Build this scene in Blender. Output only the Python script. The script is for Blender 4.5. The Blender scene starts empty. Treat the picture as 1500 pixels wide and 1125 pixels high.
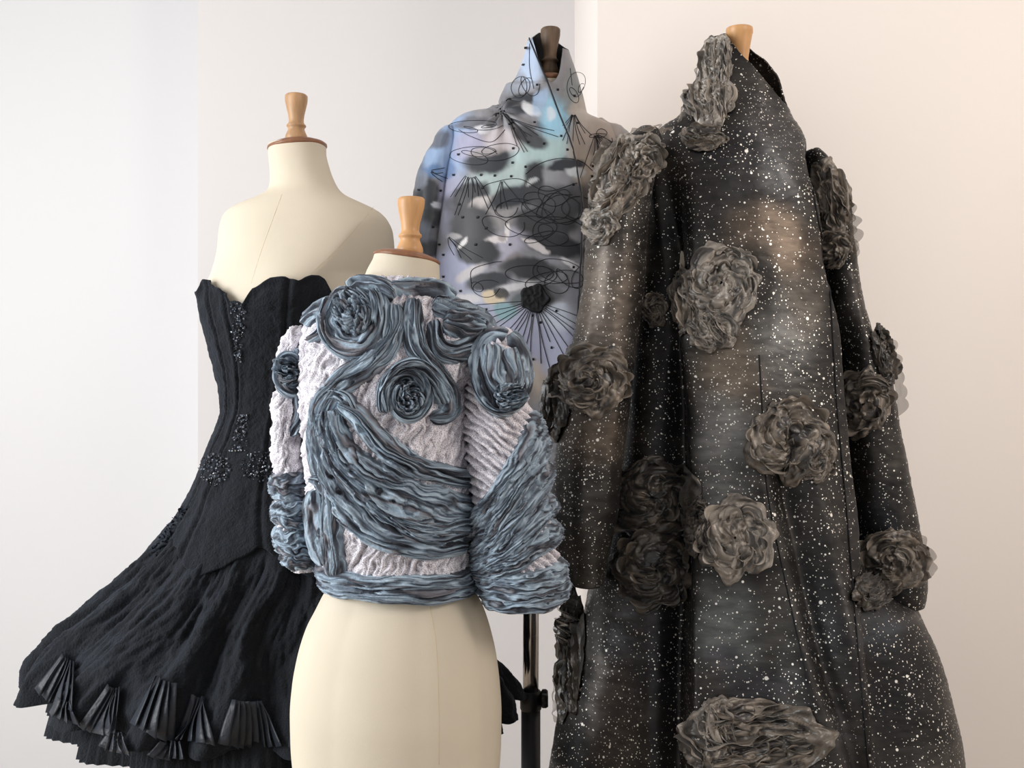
import bpy, math, random
import numpy as np
from mathutils import Vector
from mathutils.bvhtree import BVHTree

# ------------------------------------------------------------------ camera, world, lights, exposure
SC = bpy.context.scene
COL = SC.collection
F, CX, CY, CAMZ = 1500.0, 750.0, 562.5, 1.35
cam_data = bpy.data.cameras.new('camera'); cam_data.sensor_width = 36.0; cam_data.lens = 36.0
cam = bpy.data.objects.new('camera', cam_data); COL.objects.link(cam)
cam.location = (0, 0, CAMZ); cam.rotation_euler = (math.radians(90), 0, 0)
SC.camera = cam
world = bpy.data.worlds.new('world'); SC.world = world; world.use_nodes = True
bg = world.node_tree.nodes['Background']; bg.inputs[0].default_value = (0.98, 0.98, 1.0, 1); bg.inputs[1].default_value = 0.55


def area(name, loc, target, sx, sy, power, color):
    l = bpy.data.lights.new(name, 'AREA'); l.shape = 'RECTANGLE'; l.size = sx; l.size_y = sy
    l.energy = power; l.color = color
    o = bpy.data.objects.new(name, l); COL.objects.link(o); o.location = loc
    d = Vector(target) - Vector(loc); o.rotation_euler = d.to_track_quat('-Z', 'Y').to_euler()
    return o


area('window_daylight', (-2.6, 0.75, 1.7), (0.1, 2.0, 1.2), 1.4, 1.9, 92, (0.96, 0.98, 1.0))
area('warm_fill_light', (1.7, 0.1, 2.5), (1.1, 2.35, 1.2), 0.7, 0.7, 20, (1.0, 0.91, 0.83))  # unseen warm fill, added to brighten the right wall
SC.view_settings.view_transform = 'Standard'; SC.view_settings.look = 'None'
SC.view_settings.exposure = 0.0; SC.view_settings.gamma = 1.0; SC.view_settings.use_curve_mapping = False

# ------------------------------------------------------------------ numpy helpers
_rs = np.random.RandomState(7)
_perm = _rs.permutation(256); _perm = np.concatenate([_perm, _perm, _perm])
_grad = _rs.normal(size=(256, 3)); _grad /= np.linalg.norm(_grad, axis=1)[:, None]


def noise(x, y, z=0.0):
    x, y, z = np.broadcast_arrays(np.asarray(x, float), np.asarray(y, float), np.asarray(z, float))
    xi = np.floor(x).astype(int); yi = np.floor(y).astype(int); zi = np.floor(z).astype(int)
    xf, yf, zf = x - xi, y - yi, z - zi
    u = xf * xf * xf * (xf * (xf * 6 - 15) + 10); v = yf * yf * yf * (yf * (yf * 6 - 15) + 10); w = zf * zf * zf * (zf * (zf * 6 - 15) + 10)
    xi &= 255; yi &= 255; zi &= 255

    def g(a, b, c, dx, dy, dz):
        h = _perm[_perm[_perm[(xi + a) & 255] + ((yi + b) & 255)] + ((zi + c) & 255)] & 255
        gg = _grad[h]
        return gg[..., 0] * dx + gg[..., 1] * dy + gg[..., 2] * dz
    l = lambda a, b, t: a + (b - a) * t
    return l(l(l(g(0, 0, 0, xf, yf, zf), g(1, 0, 0, xf - 1, yf, zf), u), l(g(0, 1, 0, xf, yf - 1, zf), g(1, 1, 0, xf - 1, yf - 1, zf), u), v),
             l(l(g(0, 0, 1, xf, yf, zf - 1), g(1, 0, 1, xf - 1, yf, zf - 1), u), l(g(0, 1, 1, xf, yf - 1, zf - 1), g(1, 1, 1, xf - 1, yf - 1, zf - 1), u), v), w) * 1.6


def fbm(x, y, z=0.0, o=4):
    s = 0; a = 1.0; t = 0
    for k in range(o):
        s = s + a * noise(x * 2 ** k + 17 * k, y * 2 ** k + 5 * k, z * 2 ** k); t += a; a *= 0.5
    return s / t


def ridged(x, y, z=0.0, o=3):
    s = 0; a = 1.0; t = 0
    for k in range(o):
        n = 1 - np.abs(noise(x * 2 ** k + 31 * k, y * 2 ** k + 9 * k, z * 2 ** k)) * 1.7
        s = s + a * n; t += a; a *= 0.5
    return s / t


def lin(c):
    c = np.asarray(c, float) / 255.0
    return np.where(c <= 0.04045, c / 12.92, ((c + 0.055) / 1.055) ** 2.4)


def lerp(a, b, t):
    return a + (b - a) * t


def sstep(a, b, x):
    t = np.clip((np.asarray(x, float) - a) / (b - a), 0, 1)
    return t * t * (3 - 2 * t)


def W(px, py, d):
    return np.array([(px - CX) * d / F, d, CAMZ - (py - CY) * d / F])


def proj(V):
    return CX + V[..., 0] / V[..., 1] * F, CY - (V[..., 2] - CAMZ) / V[..., 1] * F


def hermite(xs, ys, q):
    xs = np.asarray(xs, float); ys = np.asarray(ys, float)
    dl = np.diff(ys) / np.diff(xs)
    m = np.zeros_like(ys); m[0] = dl[0]; m[-1] = dl[-1]
    for i in range(1, len(xs) - 1):
        m[i] = 0 if dl[i - 1] * dl[i] <= 0 else 2 * dl[i - 1] * dl[i] / (dl[i - 1] + dl[i])
    q = np.clip(q, xs[0], xs[-1]); k = np.clip(np.searchsorted(xs, q) - 1, 0, len(xs) - 2)
    h = xs[k + 1] - xs[k]; t = (q - xs[k]) / h
    return ((2 * t ** 3 - 3 * t ** 2 + 1) * ys[k] + (t ** 3 - 2 * t ** 2 + t) * h * m[k] + (-2 * t ** 3 + 3 * t ** 2) * ys[k + 1] + (t ** 3 - t ** 2) * h * m[k + 1])


def resample(pts, n):
    """smooth path through 2-D or wider control rows, n samples evenly by length"""
    P = np.asarray(pts, float)
    if len(P) == 2:
        t = np.linspace(0, 1, n)[:, None]
        return P[0] * (1 - t) + P[1] * t
    Q = np.vstack([2 * P[0] - P[1], P, 2 * P[-1] - P[-2]])
    out = []
    for i in range(1, len(Q) - 2):
        for t in np.linspace(0, 1, 24, endpoint=False):
            a, b, c, d = Q[i - 1], Q[i], Q[i + 1], Q[i + 2]
            out.append(0.5 * (2 * b + (c - a) * t + (2 * a - 5 * b + 4 * c - d) * t * t + (3 * b - a - 3 * c + d) * t ** 3))
    out.append(P[-1]); out = np.array(out)
    L = np.concatenate([[0], np.cumsum(np.linalg.norm(np.diff(out[:, :2], axis=0), axis=1))])
    q = np.linspace(0, L[-1], n)
    return np.stack([np.interp(q, L, out[:, k]) for k in range(out.shape[1])], 1)


# ------------------------------------------------------------------ object helpers
def thing(name, label, cat, loc, group=None):
    o = bpy.data.objects.new(name, None); COL.objects.link(o); o.location = loc
    o.empty_display_size = 0.1
    o['label'] = label; o['category'] = cat
    if group: o['group'] = group
    return o


def origin(parent):
    p = np.zeros(3)
    while parent is not None:
        p += np.array(parent.location); parent = parent.parent
    return p


def mesh_obj(name, V, faces, mat, parent=None, col=None, smooth=True, label=None, stuff=False):
    V = np.asarray(V, float).reshape(-1, 3) - origin(parent)
    me = bpy.data.meshes.new(name)
    faces = np.asarray(faces)
    nf, k = faces.shape
    me.vertices.add(len(V)); me.vertices.foreach_set('co', V.astype(np.float32).ravel())
    me.loops.add(nf * k); me.loops.foreach_set('vertex_index', faces.astype(np.int32).ravel())
    me.polygons.add(nf)
    me.polygons.foreach_set('loop_start', np.arange(0, nf * k, k, dtype=np.int32))
    me.polygons.foreach_set('loop_total', np.full(nf, k, dtype=np.int32))
    me.update(calc_edges=True); me.validate()
    me.polygons.foreach_set('use_smooth', np.full(len(me.polygons), smooth, dtype=bool))
    if col is not None:
        c = np.ones((len(V), 4), np.float32); c[:, :3] = np.asarray(col, float).reshape(-1, 3)
        a = me.color_attributes.new('Col', 'FLOAT_COLOR', 'POINT'); a.data.foreach_set('color', c.ravel())
    me.materials.append(mat)
    o = bpy.data.objects.new(name, me); COL.objects.link(o)
    if parent is not None: o.parent = parent
    if label: o['label'] = label
    if stuff: o['kind'] = 'stuff'
    return o


def grid_faces(nv, nu, closed):
    i = np.arange(nv - 1)[:, None]; j = np.arange(nu if closed else nu - 1)[None, :]
    a = i * nu + j; b = (i + 1) * nu + j; jn = (j + 1) % nu
    return np.stack([a, b, (i + 1) * nu + jn + 0 * a, i * nu + jn + 0 * a], -1).reshape(-1, 4)


def grid_obj(name, V, mat, parent=None, closed=False, col=None, label=None, smooth=True, stuff=False):
    nv, nu = V.shape[:2]
    return mesh_obj(name, V, grid_faces(nv, nu, closed), mat, parent, col, smooth, label, stuff)


def normals(V, closed):
    dv = np.gradient(V, axis=0)
    if closed:
        du = (np.roll(V, -1, 1) - np.roll(V, 1, 1))
    else:
        du = np.gradient(V, axis=1)
    n = np.cross(dv, du); l = np.linalg.norm(n, axis=-1, keepdims=True)
    return n / np.maximum(l, 1e-9)


def thicken(o, t, off=-1):
    m = o.modifiers.new('thickness', 'SOLIDIFY'); m.thickness = t; m.offset = off
    return o


def lathe(prof, c, n=40, tilt=None):
    """prof rows (radius, z) top to bottom about the vertical through c"""
    P = np.asarray(prof, float); th = np.linspace(0, 2 * math.pi, n, endpoint=False)
    V = np.stack([np.outer(P[:, 0], np.cos(th)), np.outer(P[:, 0], np.sin(th)), np.repeat(P[:, 1:2], n, 1)], -1)
    if tilt is not None:
        V[..., 2] += V[..., 0] * tilt[0] + V[..., 1] * tilt[1]
    return V + np.asarray(c)


def tube_arrays(P, r, n=6):
    P = np.asarray(P, float); T = np.gradient(P, axis=0); T /= np.maximum(np.linalg.norm(T, axis=1, keepdims=True), 1e-9)
    up = np.array([0.13, -1.0, 0.21]); A = np.cross(T, up); A /= np.maximum(np.linalg.norm(A, axis=1, keepdims=True), 1e-9); B = np.cross(T, A)
    th = np.linspace(0, 2 * math.pi, n, endpoint=False); r = np.broadcast_to(np.asarray(r, float), (len(P),))
    return P[:, None] + r[:, None, None] * (np.cos(th)[None, :, None] * A[:, None] + np.sin(th)[None, :, None] * B[:, None])


def tube(name, P, r, mat, parent, n=10):
    V = tube_arrays(P, r, n)
    V = np.concatenate([np.repeat(V[:1].mean(1, keepdims=True), n, 1), V, np.repeat(V[-1:].mean(1, keepdims=True), n, 1)])
    return grid_obj(name, V, mat, parent, closed=True)


def joined(parts):
    vs, fs, k = [], [], 0
    for v, f in parts:
        vs.append(v.reshape(-1, 3)); fs.append(f + k); k += len(vs[-1])
    return np.vstack(vs), np.vstack(fs)


class Loft:
    """stack of oval sections: rows = (py, left px, right px, half depth m[, y offset m]) seen at depth d"""
    def __init__(self, d, rows, n=2.0, tilt=None):
        R = [tuple(r) + (0.0,) * (5 - len(r)) for r in rows]
        self.R = np.array(R, float); self.d = d; self.n = n; self.tilt = tilt

    def at(self, py, k):
        return hermite(self.R[:, 0], self.R[:, k], py)

    def edges(self, py):
        return self.at(py, 1), self.at(py, 2)

    def ev(self, py, th):
        py, th = np.broadcast_arrays(np.asarray(py, float), np.asarray(th, float))
        l, r, hd, yo = (self.at(py, k) for k in (1, 2, 3, 4))
        c, s = np.cos(th), np.sin(th); e = 2.0 / self.n
        ce = np.sign(c) * np.abs(c) ** e; se = np.sign(s) * np.abs(s) ** e
        px = (l + r) / 2 + (r - l) / 2 * ce
        pz = py + (self.tilt(py) * ce if self.tilt else 0)
        return np.stack([(px - CX) * self.d / F, self.d + yo + hd * se, CAMZ - (pz - CY) * self.d / F], -1)

    def grid(self, y0, y1, nv, nu):
        th = np.linspace(0, 2 * math.pi, nu, endpoint=False)[None, :]
        py = np.linspace(0, 1, nv)[:, None]
        y0 = np.asarray(y0, float); y1 = np.asarray(y1, float)
        return self.ev(y0 * (1 - py) + y1 * py, np.repeat(th, nv, 0)), np.repeat(th, nv, 0)

    def topx(self, py, th):
        l, r = self.edges(py)
        return (l + r) / 2 + (r - l) / 2 * np.cos(th)


class Surf:
    """cast camera rays on a built surface to find where a seen point lies on it"""
    def __init__(self, grids):
        parts = [(g, grid_faces(g.shape[0], g.shape[1], c)) for g, c in grids]
        V, Fc = joined(parts)
        self.t = BVHTree.FromPolygons([tuple(v) for v in V], [tuple(int(i) for i in f) for f in Fc])

    def hit(self, px, py):
        d = Vector(((px - CX) / F, 1.0, -(py - CY) / F)).normalized()
        o = Vector((0, 0, CAMZ))
        loc, n, i, _ = self.t.ray_cast(o, d)
        if loc is None:
            q = o + d * 1.8
            for _ in range(3):
                l2, n, i, _ = self.t.find_nearest(q)
                q = o + d * (l2.y / d.y)
            loc = q; n = (n - d * 0.6).normalized() if n.dot(d) < 0 else (-n - d * 0.6).normalized()
        if n.dot(d) > 0: n = -n
        return loc, n

    def many(self, PX, PY):
        sh = PX.shape; L = np.zeros(sh + (3,)); N = np.zeros(sh + (3,))
        for idx in np.ndindex(sh):
            l, n = self.hit(float(PX[idx]), float(PY[idx])); L[idx] = l; N[idx] = n
        return L, N


def smooth2(A, k=2):
    for _ in range(k):
        B = A.copy()
        B[1:-1] = (A[:-2] + 2 * A[1:-1] + A[2:]) / 4; A = B.copy()
        B[:, 1:-1] = (A[:, :-2] + 2 * A[:, 1:-1] + A[:, 2:]) / 4; A = B
    return A


# ------------------------------------------------------------------ materials
def new_mat(name):
    m = bpy.data.materials.new(name); m.use_nodes = True
    return m, m.node_tree.nodes, m.node_tree.links, m.node_tree.nodes['Principled BSDF']


def mat(name, color=None, rough=0.7, spec=0.4, sheen=0.0, bump=None, metal=0.0, vary=None, sheen_col=(1, 1, 1, 1)):
    """colour (sRGB 0-255) or the mesh's own dye colours when None; bump = (scale, strength, stretch)"""
    m, nd, lk, b = new_mat(name)
    b.inputs['Roughness'].default_value = rough; b.inputs['Specular IOR Level'].default_value = spec
    b.inputs['Metallic'].default_value = metal; b.inputs['Sheen Weight'].default_value = sheen
    b.inputs['Sheen Tint'].default_value = sheen_col; b.inputs['Sheen Roughness'].default_value = 0.5
    tc = nd.new('ShaderNodeTexCoord')
    if color is None:
        a = nd.new('ShaderNodeAttribute'); a.attribute_name = 'Col'; src = a.outputs['Color']
    else:
        r = nd.new('ShaderNodeRGB'); c = lin(color); r.outputs[0].default_value = (*c, 1); src = r.outputs[0]
    if vary:
        no = nd.new('ShaderNodeTexNoise'); no.inputs['Scale'].default_value = vary[0]; no.inputs['Detail'].default_value = 5
        mp = nd.new('ShaderNodeMapping'); mp.inputs['Scale'].default_value = vary[2] if len(vary) > 2 else (1, 1, 1)
        lk.new(tc.outputs['Object'], mp.inputs[0]); lk.new(mp.outputs[0], no.inputs['Vector'])
        mr = nd.new('ShaderNodeMapRange'); mr.inputs[1].default_value = 0.3; mr.inputs[2].default_value = 0.7
        mr.inputs[3].default_value = 1 - vary[1]; mr.inputs[4].default_value = 1 + vary[1] * 0.6
        lk.new(no.outputs['Fac'], mr.inputs[0])
        mx = nd.new('ShaderNodeVectorMath'); mx.operation = 'SCALE'; lk.new(src, mx.inputs[0]); lk.new(mr.outputs[0], mx.inputs['Scale'])
        src = mx.outputs[0]
    lk.new(src, b.inputs['Base Color'])
    if bump:
        no = nd.new('ShaderNodeTexNoise'); no.inputs['Scale'].default_value = bump[0]; no.inputs['Detail'].default_value = 4
        mp = nd.new('ShaderNodeMapping'); mp.inputs['Scale'].default_value = bump[2] if len(bump) > 2 else (1, 1, 1)
        lk.new(tc.outputs['Object'], mp.inputs[0]); lk.new(mp.outputs[0], no.inputs['Vector'])
        bp = nd.new('ShaderNodeBump'); bp.inputs['Strength'].default_value = bump[1]; bp.inputs['Distance'].default_value = 0.004
        lk.new(no.outputs['Fac'], bp.inputs['Height']); lk.new(bp.outputs[0], b.inputs['Normal'])
    return m


M = {}
M['wall'] = mat('painted_plaster', (217, 214, 213), 0.9, 0.2, bump=(60, 0.05))
M['wall_warm'] = mat('painted_plaster_warm', (238, 231, 225), 0.9, 0.2, bump=(60, 0.05))
M['wall_cool'] = mat('painted_plaster_cool', (226, 226, 227), 0.9, 0.2, bump=(60, 0.05))
M['floor'] = mat('floor_boards', (176, 160, 140), 0.6, vary=(6, 0.2, (1, 8, 1)))
M['linen'] = mat('cream_linen', (208, 198, 179), 0.85, 0.25, bump=(900, 0.12), vary=(5, 0.06))
M['linen_seam'] = mat('linen_seam', (198, 182, 152), 0.9)
M['wood_pale'] = mat('pale_turned_wood', (180, 142, 104), 0.45, vary=(16, 0.22, (6, 6, 0.7)))
M['wood_honey'] = mat('honey_turned_wood', (202, 154, 104), 0.4, vary=(16, 0.16, (6, 6, 0.7)))
M['wood_dark'] = mat('weathered_turned_wood', (98, 78, 60), 0.55, vary=(22, 0.5, (5, 5, 0.8)))
M['wood_cap'] = mat('brown_cap_wood', (134, 92, 66), 0.4, vary=(14, 0.25, (6, 1, 1)))
M['chrome'] = mat('chrome', (190, 188, 186), 0.16, metal=1.0)
M['black_metal'] = mat('black_metal', (42, 42, 45), 0.45)
M['black_plastic'] = mat('black_plastic', (16, 17, 20), 0.5)
M['gown'] = mat('black_boiled_wool', None, 0.85, 0.25, sheen=0.12, bump=(260, 0.7), sheen_col=(0.5, 0.65, 0.9, 1))
M['gown_satin'] = mat('black_taffeta', None, 0.5, 0.45, sheen=0.08, bump=(160, 0.3), sheen_col=(0.5, 0.65, 0.9, 1))
M['bead'] = mat('jet_bead', None, 0.18, 0.7)
M['chiffon'] = mat('dyed_chiffon', None, 0.75, 0.2, sheen=0.15, bump=(220, 0.5), sheen_col=(0.85, 0.93, 1, 1))
M['print'] = mat('printed_satin', None, 0.5, 0.4, sheen=0.1, bump=(14, 0.12))
M['ink'] = mat('black_ink_line', (22, 24, 30), 0.6)
M['lining'] = mat('black_lining', (12, 13, 18), 0.75)
M['organza'] = mat('crushed_organza', None, 0.34, 0.6, sheen=0.15, bump=(60, 0.5), vary=(34, 0.45))


def lace_material():
    m, nd, lk, b = new_mat('white_net_lace'); b.inputs['Roughness'].default_value = 0.85
    tc = nd.new('ShaderNodeTexCoord'); at = nd.new('ShaderNodeAttribute'); at.attribute_name = 'Col'
    vo = nd.new('ShaderNodeTexVoronoi'); vo.feature = 'DISTANCE_TO_EDGE'; vo.inputs['Scale'].default_value = 420
    lk.new(tc.outputs['Object'], vo.inputs['Vector'])
    mr = nd.new('ShaderNodeMapRange'); mr.inputs[1].default_value = 0.10; mr.inputs[2].default_value = 0.26
    mr.inputs[3].default_value = 1.0; mr.inputs[4].default_value = 0.5; lk.new(vo.outputs['Distance'], mr.inputs[0])
    vm = nd.new('ShaderNodeVectorMath'); vm.operation = 'SCALE'; lk.new(at.outputs['Color'], vm.inputs[0]); lk.new(mr.outputs[0], vm.inputs['Scale'])
    lk.new(vm.outputs[0], b.inputs['Base Color'])
    bp = nd.new('ShaderNodeBump'); bp.inputs['Strength'].default_value = 0.5; bp.inputs['Distance'].default_value = 0.002
    lk.new(mr.outputs[0], bp.inputs['Height']); lk.new(bp.outputs[0], b.inputs['Normal'])
    return m


def galaxy_material():
    m, nd, lk, b = new_mat('galaxy_spattered_taffeta')
    b.inputs['Roughness'].default_value = 0.46; b.inputs['Specular IOR Level'].default_value = 0.35; b.inputs['Metallic'].default_value = 0.55
    tc = nd.new('ShaderNodeTexCoord'); at = nd.new('ShaderNodeAttribute'); at.attribute_name = 'Col'

    def mth(op, a, bb=None):
        n = nd.new('ShaderNodeMath'); n.operation = op
        for k, v in enumerate((a, bb)):
            if v is None: continue
            if isinstance(v, (int, float)): n.inputs[k].default_value = v
            else: lk.new(v, n.inputs[k])
        return n.outputs[0]
    cl = nd.new('ShaderNodeTexNoise'); cl.inputs['Scale'].default_value = 11; cl.inputs['Detail'].default_value = 3
    lk.new(tc.outputs['Object'], cl.inputs['Vector'])
    total = None
    for sc, rad, keep, seed in ((46, 0.17, 0.66, 0), (80, 0.20, 0.56, 3), (140, 0.25, 0.44, 7), (240, 0.29, 0.38, 11)):
        mp = nd.new('ShaderNodeMapping'); mp.inputs['Location'].default_value = (seed, seed * 2, seed)
        lk.new(tc.outputs['Object'], mp.inputs[0])
        vo = nd.new('ShaderNodeTexVoronoi'); vo.inputs['Scale'].default_value = sc; lk.new(mp.outputs[0], vo.inputs['Vector'])
        se = nd.new('ShaderNodeSeparateColor'); lk.new(vo.outputs['Color'], se.inputs[0])
        # radius varies by dot, kept where its lot is above the threshold loosened by the clusters
        k = mth('GREATER_THAN', mth('ADD', se.outputs[1], mth('MULTIPLY', mth('SUBTRACT', cl.outputs['Fac'], 0.5), 1.5)), keep)
        r = mth('MULTIPLY', mth('ADD', mth('MULTIPLY', se.outputs[0], 0.7), 0.3), rad)
        s = mth('MULTIPLY', mth('MULTIPLY', mth('SUBTRACT', r, vo.outputs['Distance']), 22.0), k)
        cp = nd.new('ShaderNodeClamp'); lk.new(s, cp.inputs[0])
        total = cp.outputs[0] if total is None else mth('MAXIMUM', total, cp.outputs[0])
    # cloudy dye with fine sideways streaks
    mp = nd.new('ShaderNodeMapping'); mp.inputs['Scale'].default_value = (4, 4, 16); mp.inputs['Rotation'].default_value = (0, 0.25, 0)
    lk.new(tc.outputs['Object'], mp.inputs[0])
    st = nd.new('ShaderNodeTexNoise'); st.inputs['Scale'].default_value = 4.5; st.inputs['Detail'].default_value = 6; st.inputs['Roughness'].default_value = 0.7
    lk.new(mp.outputs[0], st.inputs['Vector'])
    mr = nd.new('ShaderNodeMapRange'); mr.inputs[1].default_value = 0.3; mr.inputs[2].default_value = 0.7; mr.inputs[3].default_value = 0.62; mr.inputs[4].default_value = 1.3
    lk.new(st.outputs['Fac'], mr.inputs[0])
    vm = nd.new('ShaderNodeVectorMath'); vm.operation = 'SCALE'; lk.new(at.outputs['Color'], vm.inputs[0]); lk.new(mr.outputs[0], vm.inputs['Scale'])
    mx = nd.new('ShaderNodeMix'); mx.data_type = 'RGBA'; lk.new(total, mx.inputs[0]); lk.new(vm.outputs[0], mx.inputs[6])
    mx.inputs[7].default_value = (0.86, 0.84, 0.78, 1); lk.new(mx.outputs[2], b.inputs['Base Color'])
    bp = nd.new('ShaderNodeBump'); bp.inputs['Strength'].default_value = 0.18; bp.inputs['Distance'].default_value = 0.003
    lk.new(st.outputs['Fac'], bp.inputs['Height']); lk.new(bp.outputs[0], b.inputs['Normal'])
    return m


M['sheer'] = mat('sheer_organza', None, 0.4, 0.5); M['sheer'].node_tree.nodes['Principled BSDF'].inputs['Alpha'].default_value = 0.55
M['lace'] = lace_material(); M['galaxy'] = galaxy_material()


# ------------------------------------------------------------------ the room
def box(name, x0, x1, y0, y1, z0, z1, m):
    V = np.array([[x, y, z] for x in (x0, x1) for y in (y0, y1) for z in (z0, z1)])
    f = np.array([[0, 1, 3, 2], [4, 6, 7, 5], [0, 4, 5, 1], [2, 3, 7, 6], [0, 2, 6, 4], [1, 5, 7, 3]])
    o = mesh_obj(name, V, f, m, smooth=False); o['kind'] = 'structure'
    return o


BY, PY_, LY = 3.2, 2.35, 3.55
bx0 = (290 - CX) * BY / F; bx1 = (842 - CX) * BY / F; px1 = (875 - CX) * PY_ / F
box('wall_back', bx0, bx1 + 0.03, BY, BY + 0.5, 0, 2.9, M['wall'])
box('wall_left', -3.6, bx0 - 0.0005, LY, LY + 0.15, 0, 2.9, M['wall_cool'])
box('wall_right', px1, 3.2, PY_, BY + 0.5, 0, 2.9, M['wall_warm'])
box('unseen_side_wall', 2.1, 2.2, -1.0, PY_, 0, 2.9, M['wall_warm'])  # out of view, put in to cut light from the right
box('unseen_ceiling', -3.6, 3.2, -1.0, 3.7, 2.9, 2.95, M['wall'])  # out of view, put in to cut light from above
box('floor', -3.6, 3.2, -1.0, 3.7, -0.05, 0, M['floor'])


# ------------------------------------------------------------------ dress forms
def finial(parent, cxp, top, bot, hw, d, m, tiltx=0.0, cup=False):
    if cup:
        prof = [(0, 0), (.8, 0), (.98, .012), (1, .04), (.99, .10), (.93, .13), (.82, .25), (.66, .42), (.56, .55), (.56, .64), (.75, .68), (.75, .72), (.6, .76), (.8, .86), (.98, .94), (.96, 1)]
    else:
        prof = [(0, -.012), (.5, -.008), (.88, .0), (.99, .025), (1, .07), (.98, .15), (.86, .28), (.72, .42), (.66, .52), (.66, .58), (.72, .62), (.85, .645), (.86, .675), (.74, .70), (.72, .74), (.82, .80), (.95, .87), (.98, .92), (.94, .97), (.9, 1.0)]
    s = d / F
    P = [(r * hw * s, CAMZ - (lerp(top, bot, t) - CY) * s) for r, t in prof]
    V = lathe(P, (W(cxp, 0, d)[0], d, 0), 40)
    z0 = V[..., 2].min(); V[..., 0] += (V[..., 2] - z0) * tiltx
    return grid_obj('finial', V, m, parent, closed=True, label='turned wooden finial')


def neck_cap(parent, cxp, y, hw, d, hd, tilt, m, yo=0.0):
    s = d / F
    prof = [(0.0, 9), (.35, 8.6), (.7, 6.5), (.93, 3), (1.02, 0), (1.03, -2.5), (1.0, -4.5), (0.9, -6)]
    P = [(r * hw * s, h * s) for r, h in prof]
    V = lathe(P, (0, 0, 0), 56, tilt); V[..., 1] *= hd / (hw * s)
    return grid_obj('neck_cap', V + np.array([W(cxp, 0, d)[0], d + yo, CAMZ - (y - CY) * s]), m, parent, closed=True)


def close_ends(V, top=True, bot=True):
    n = V.shape[1]; L = [V]
    if top: L.insert(0, np.repeat(V[:1].mean(1, keepdims=True), n, 1))
    if bot: L.append(np.repeat(V[-1:].mean(1, keepdims=True), n, 1))
    return np.concatenate(L)


def stand(parent, x, y, ztop, zcl):
    """telescopic pole: chrome tube, clamp with star knob, outer tube, three legs"""
    tube('inner_tube', [(x, y, ztop), (x, y, zcl - .05)], 0.0165, M['chrome'], parent, 20)
    s = 0.0014
    P = [(0, .02), (.020, .02), (.022, .016), (.022, -.016), (.020, -.02), (0, -.02)]
    cl = grid_obj('clamp', lathe(P, (x, y, zcl), 24), M['black_plastic'], parent, closed=True)
    th = np.linspace(0, 2 * math.pi, 40, endpoint=False); rr = 1 + 0.2 * np.cos(5 * th)
    prof = [(0, 0), (.8, 0), (1, .003), (1, .010), (.85, .014), (0, .014)]
    V = np.array([[(x + 0.021 + h, y - .006 + .017 * r * q * math.cos(t), zcl + .004 + .017 * r * q * math.sin(t)) for t, q in zip(th, rr)] for r, h in prof])
    V = V[::-1]
    grid_obj('clamp_knob', V, M['black_plastic'], cl, closed=True)
    tube('outer_tube', [(x, y, zcl - .02), (x, y, 0.10)], 0.020, M['black_metal'], parent, 20)
    for k in range(3):
        a = math.radians(90 + 120 * k + 20)
        q = resample([(x, y, 0.2), (x + .10 * math.cos(a), y + .10 * math.sin(a), 0.12), (x + .26 * math.cos(a), y + .26 * math.sin(a), 0.013)], 14)
        tube('leg', q, 0.012, M['black_metal'], parent, 10)


def seam(parent, surf, pts, name='seam', r=0.0004, m=None, off=0.0):
    q = resample(pts, 40); L = []
    for a in q:
        l, n = surf.hit(*a[:2]); L.append(np.array(l) + np.array(n) * off)
    return tube(name, L, r, m or M['linen_seam'], parent, 6)


FORM_GROUP = 'cream tailor dress forms'
# --- form under the black gown
D1 = 2.0
g1 = thing('dress_form', 'cream linen dress form with pale finial, bare shoulders above the black strapless gown', 'mannequin', (W(400, 0, D1)[0], D1, 0), FORM_GROUP)
T1 = Loft(D1, [(214, 394, 477, .056), (222, 394, 477, .056), (245, 396, 482, .057), (264, 397, 489, .060), (278, 395, 497, .066), (287, 386, 507, .074), (295, 369, 523, .082),
               (303, 348, 541, .088), (312, 334, 557, .094), (322, 327, 567, .098), (340, 323, 575, .106), (370, 321, 578, .116), (400, 315, 572, .124), (430, 306, 556, .128),
               (470, 306, 530, .122), (540, 326, 495, .098), (600, 334, 462, .086), (680, 318, 490, .11), (780, 310, 500, .125), (860, 320, 490, .11), (900, 350, 460, .06)], 2.15)
V, TH = T1.grid(214, 900, 170, 150)
V0 = V.copy()
thf = math.radians(236)
pyy = np.linspace(214, 900, 170)[:, None]
for da in (-0.62, 0.62):      # bust
    b = (0.004 if da < 0 else 0.022) * np.exp(-((TH - thf - da) / 0.36) ** 2) * np.exp(-((pyy - 432) / 46) ** 2)
    V[..., 0] += np.cos(TH) * b; V[..., 1] += np.sin(TH) * b
# flat armhole plate towards the right front
pn = np.array([0.80, -0.52, -0.30]); pn /= np.linalg.norm(pn)
p0 = W(543, 318, D1 - 0.06); ex = np.maximum(0, (V - p0) @ pn)
ex = ex * np.clip((440 - pyy) / 30, 0, 1)
V -= ex[..., None] * pn * 0.62
grid_obj('torso', close_ends(V), M['linen'], g1, closed=True)
S1 = Surf([(V[::2, ::2], True)])
neck_cap(g1, 435.5, 214, 42, D1, .057, (0.075, 0.0), M['wood_cap'])
finial(g1, 434, 139, 208, 16.5, D1, M['wood_pale'])
seam(g1, S1, [(413, 285), (400, 320), (382, 370), (368, 415)])
seam(g1, S1, [(548, 302), (532, 322), (500, 358), (456, 401)])
stand(g1, W(405, 0, D1)[0], D1, CAMZ - (890 - CY) * D1 / F, .42)

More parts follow.
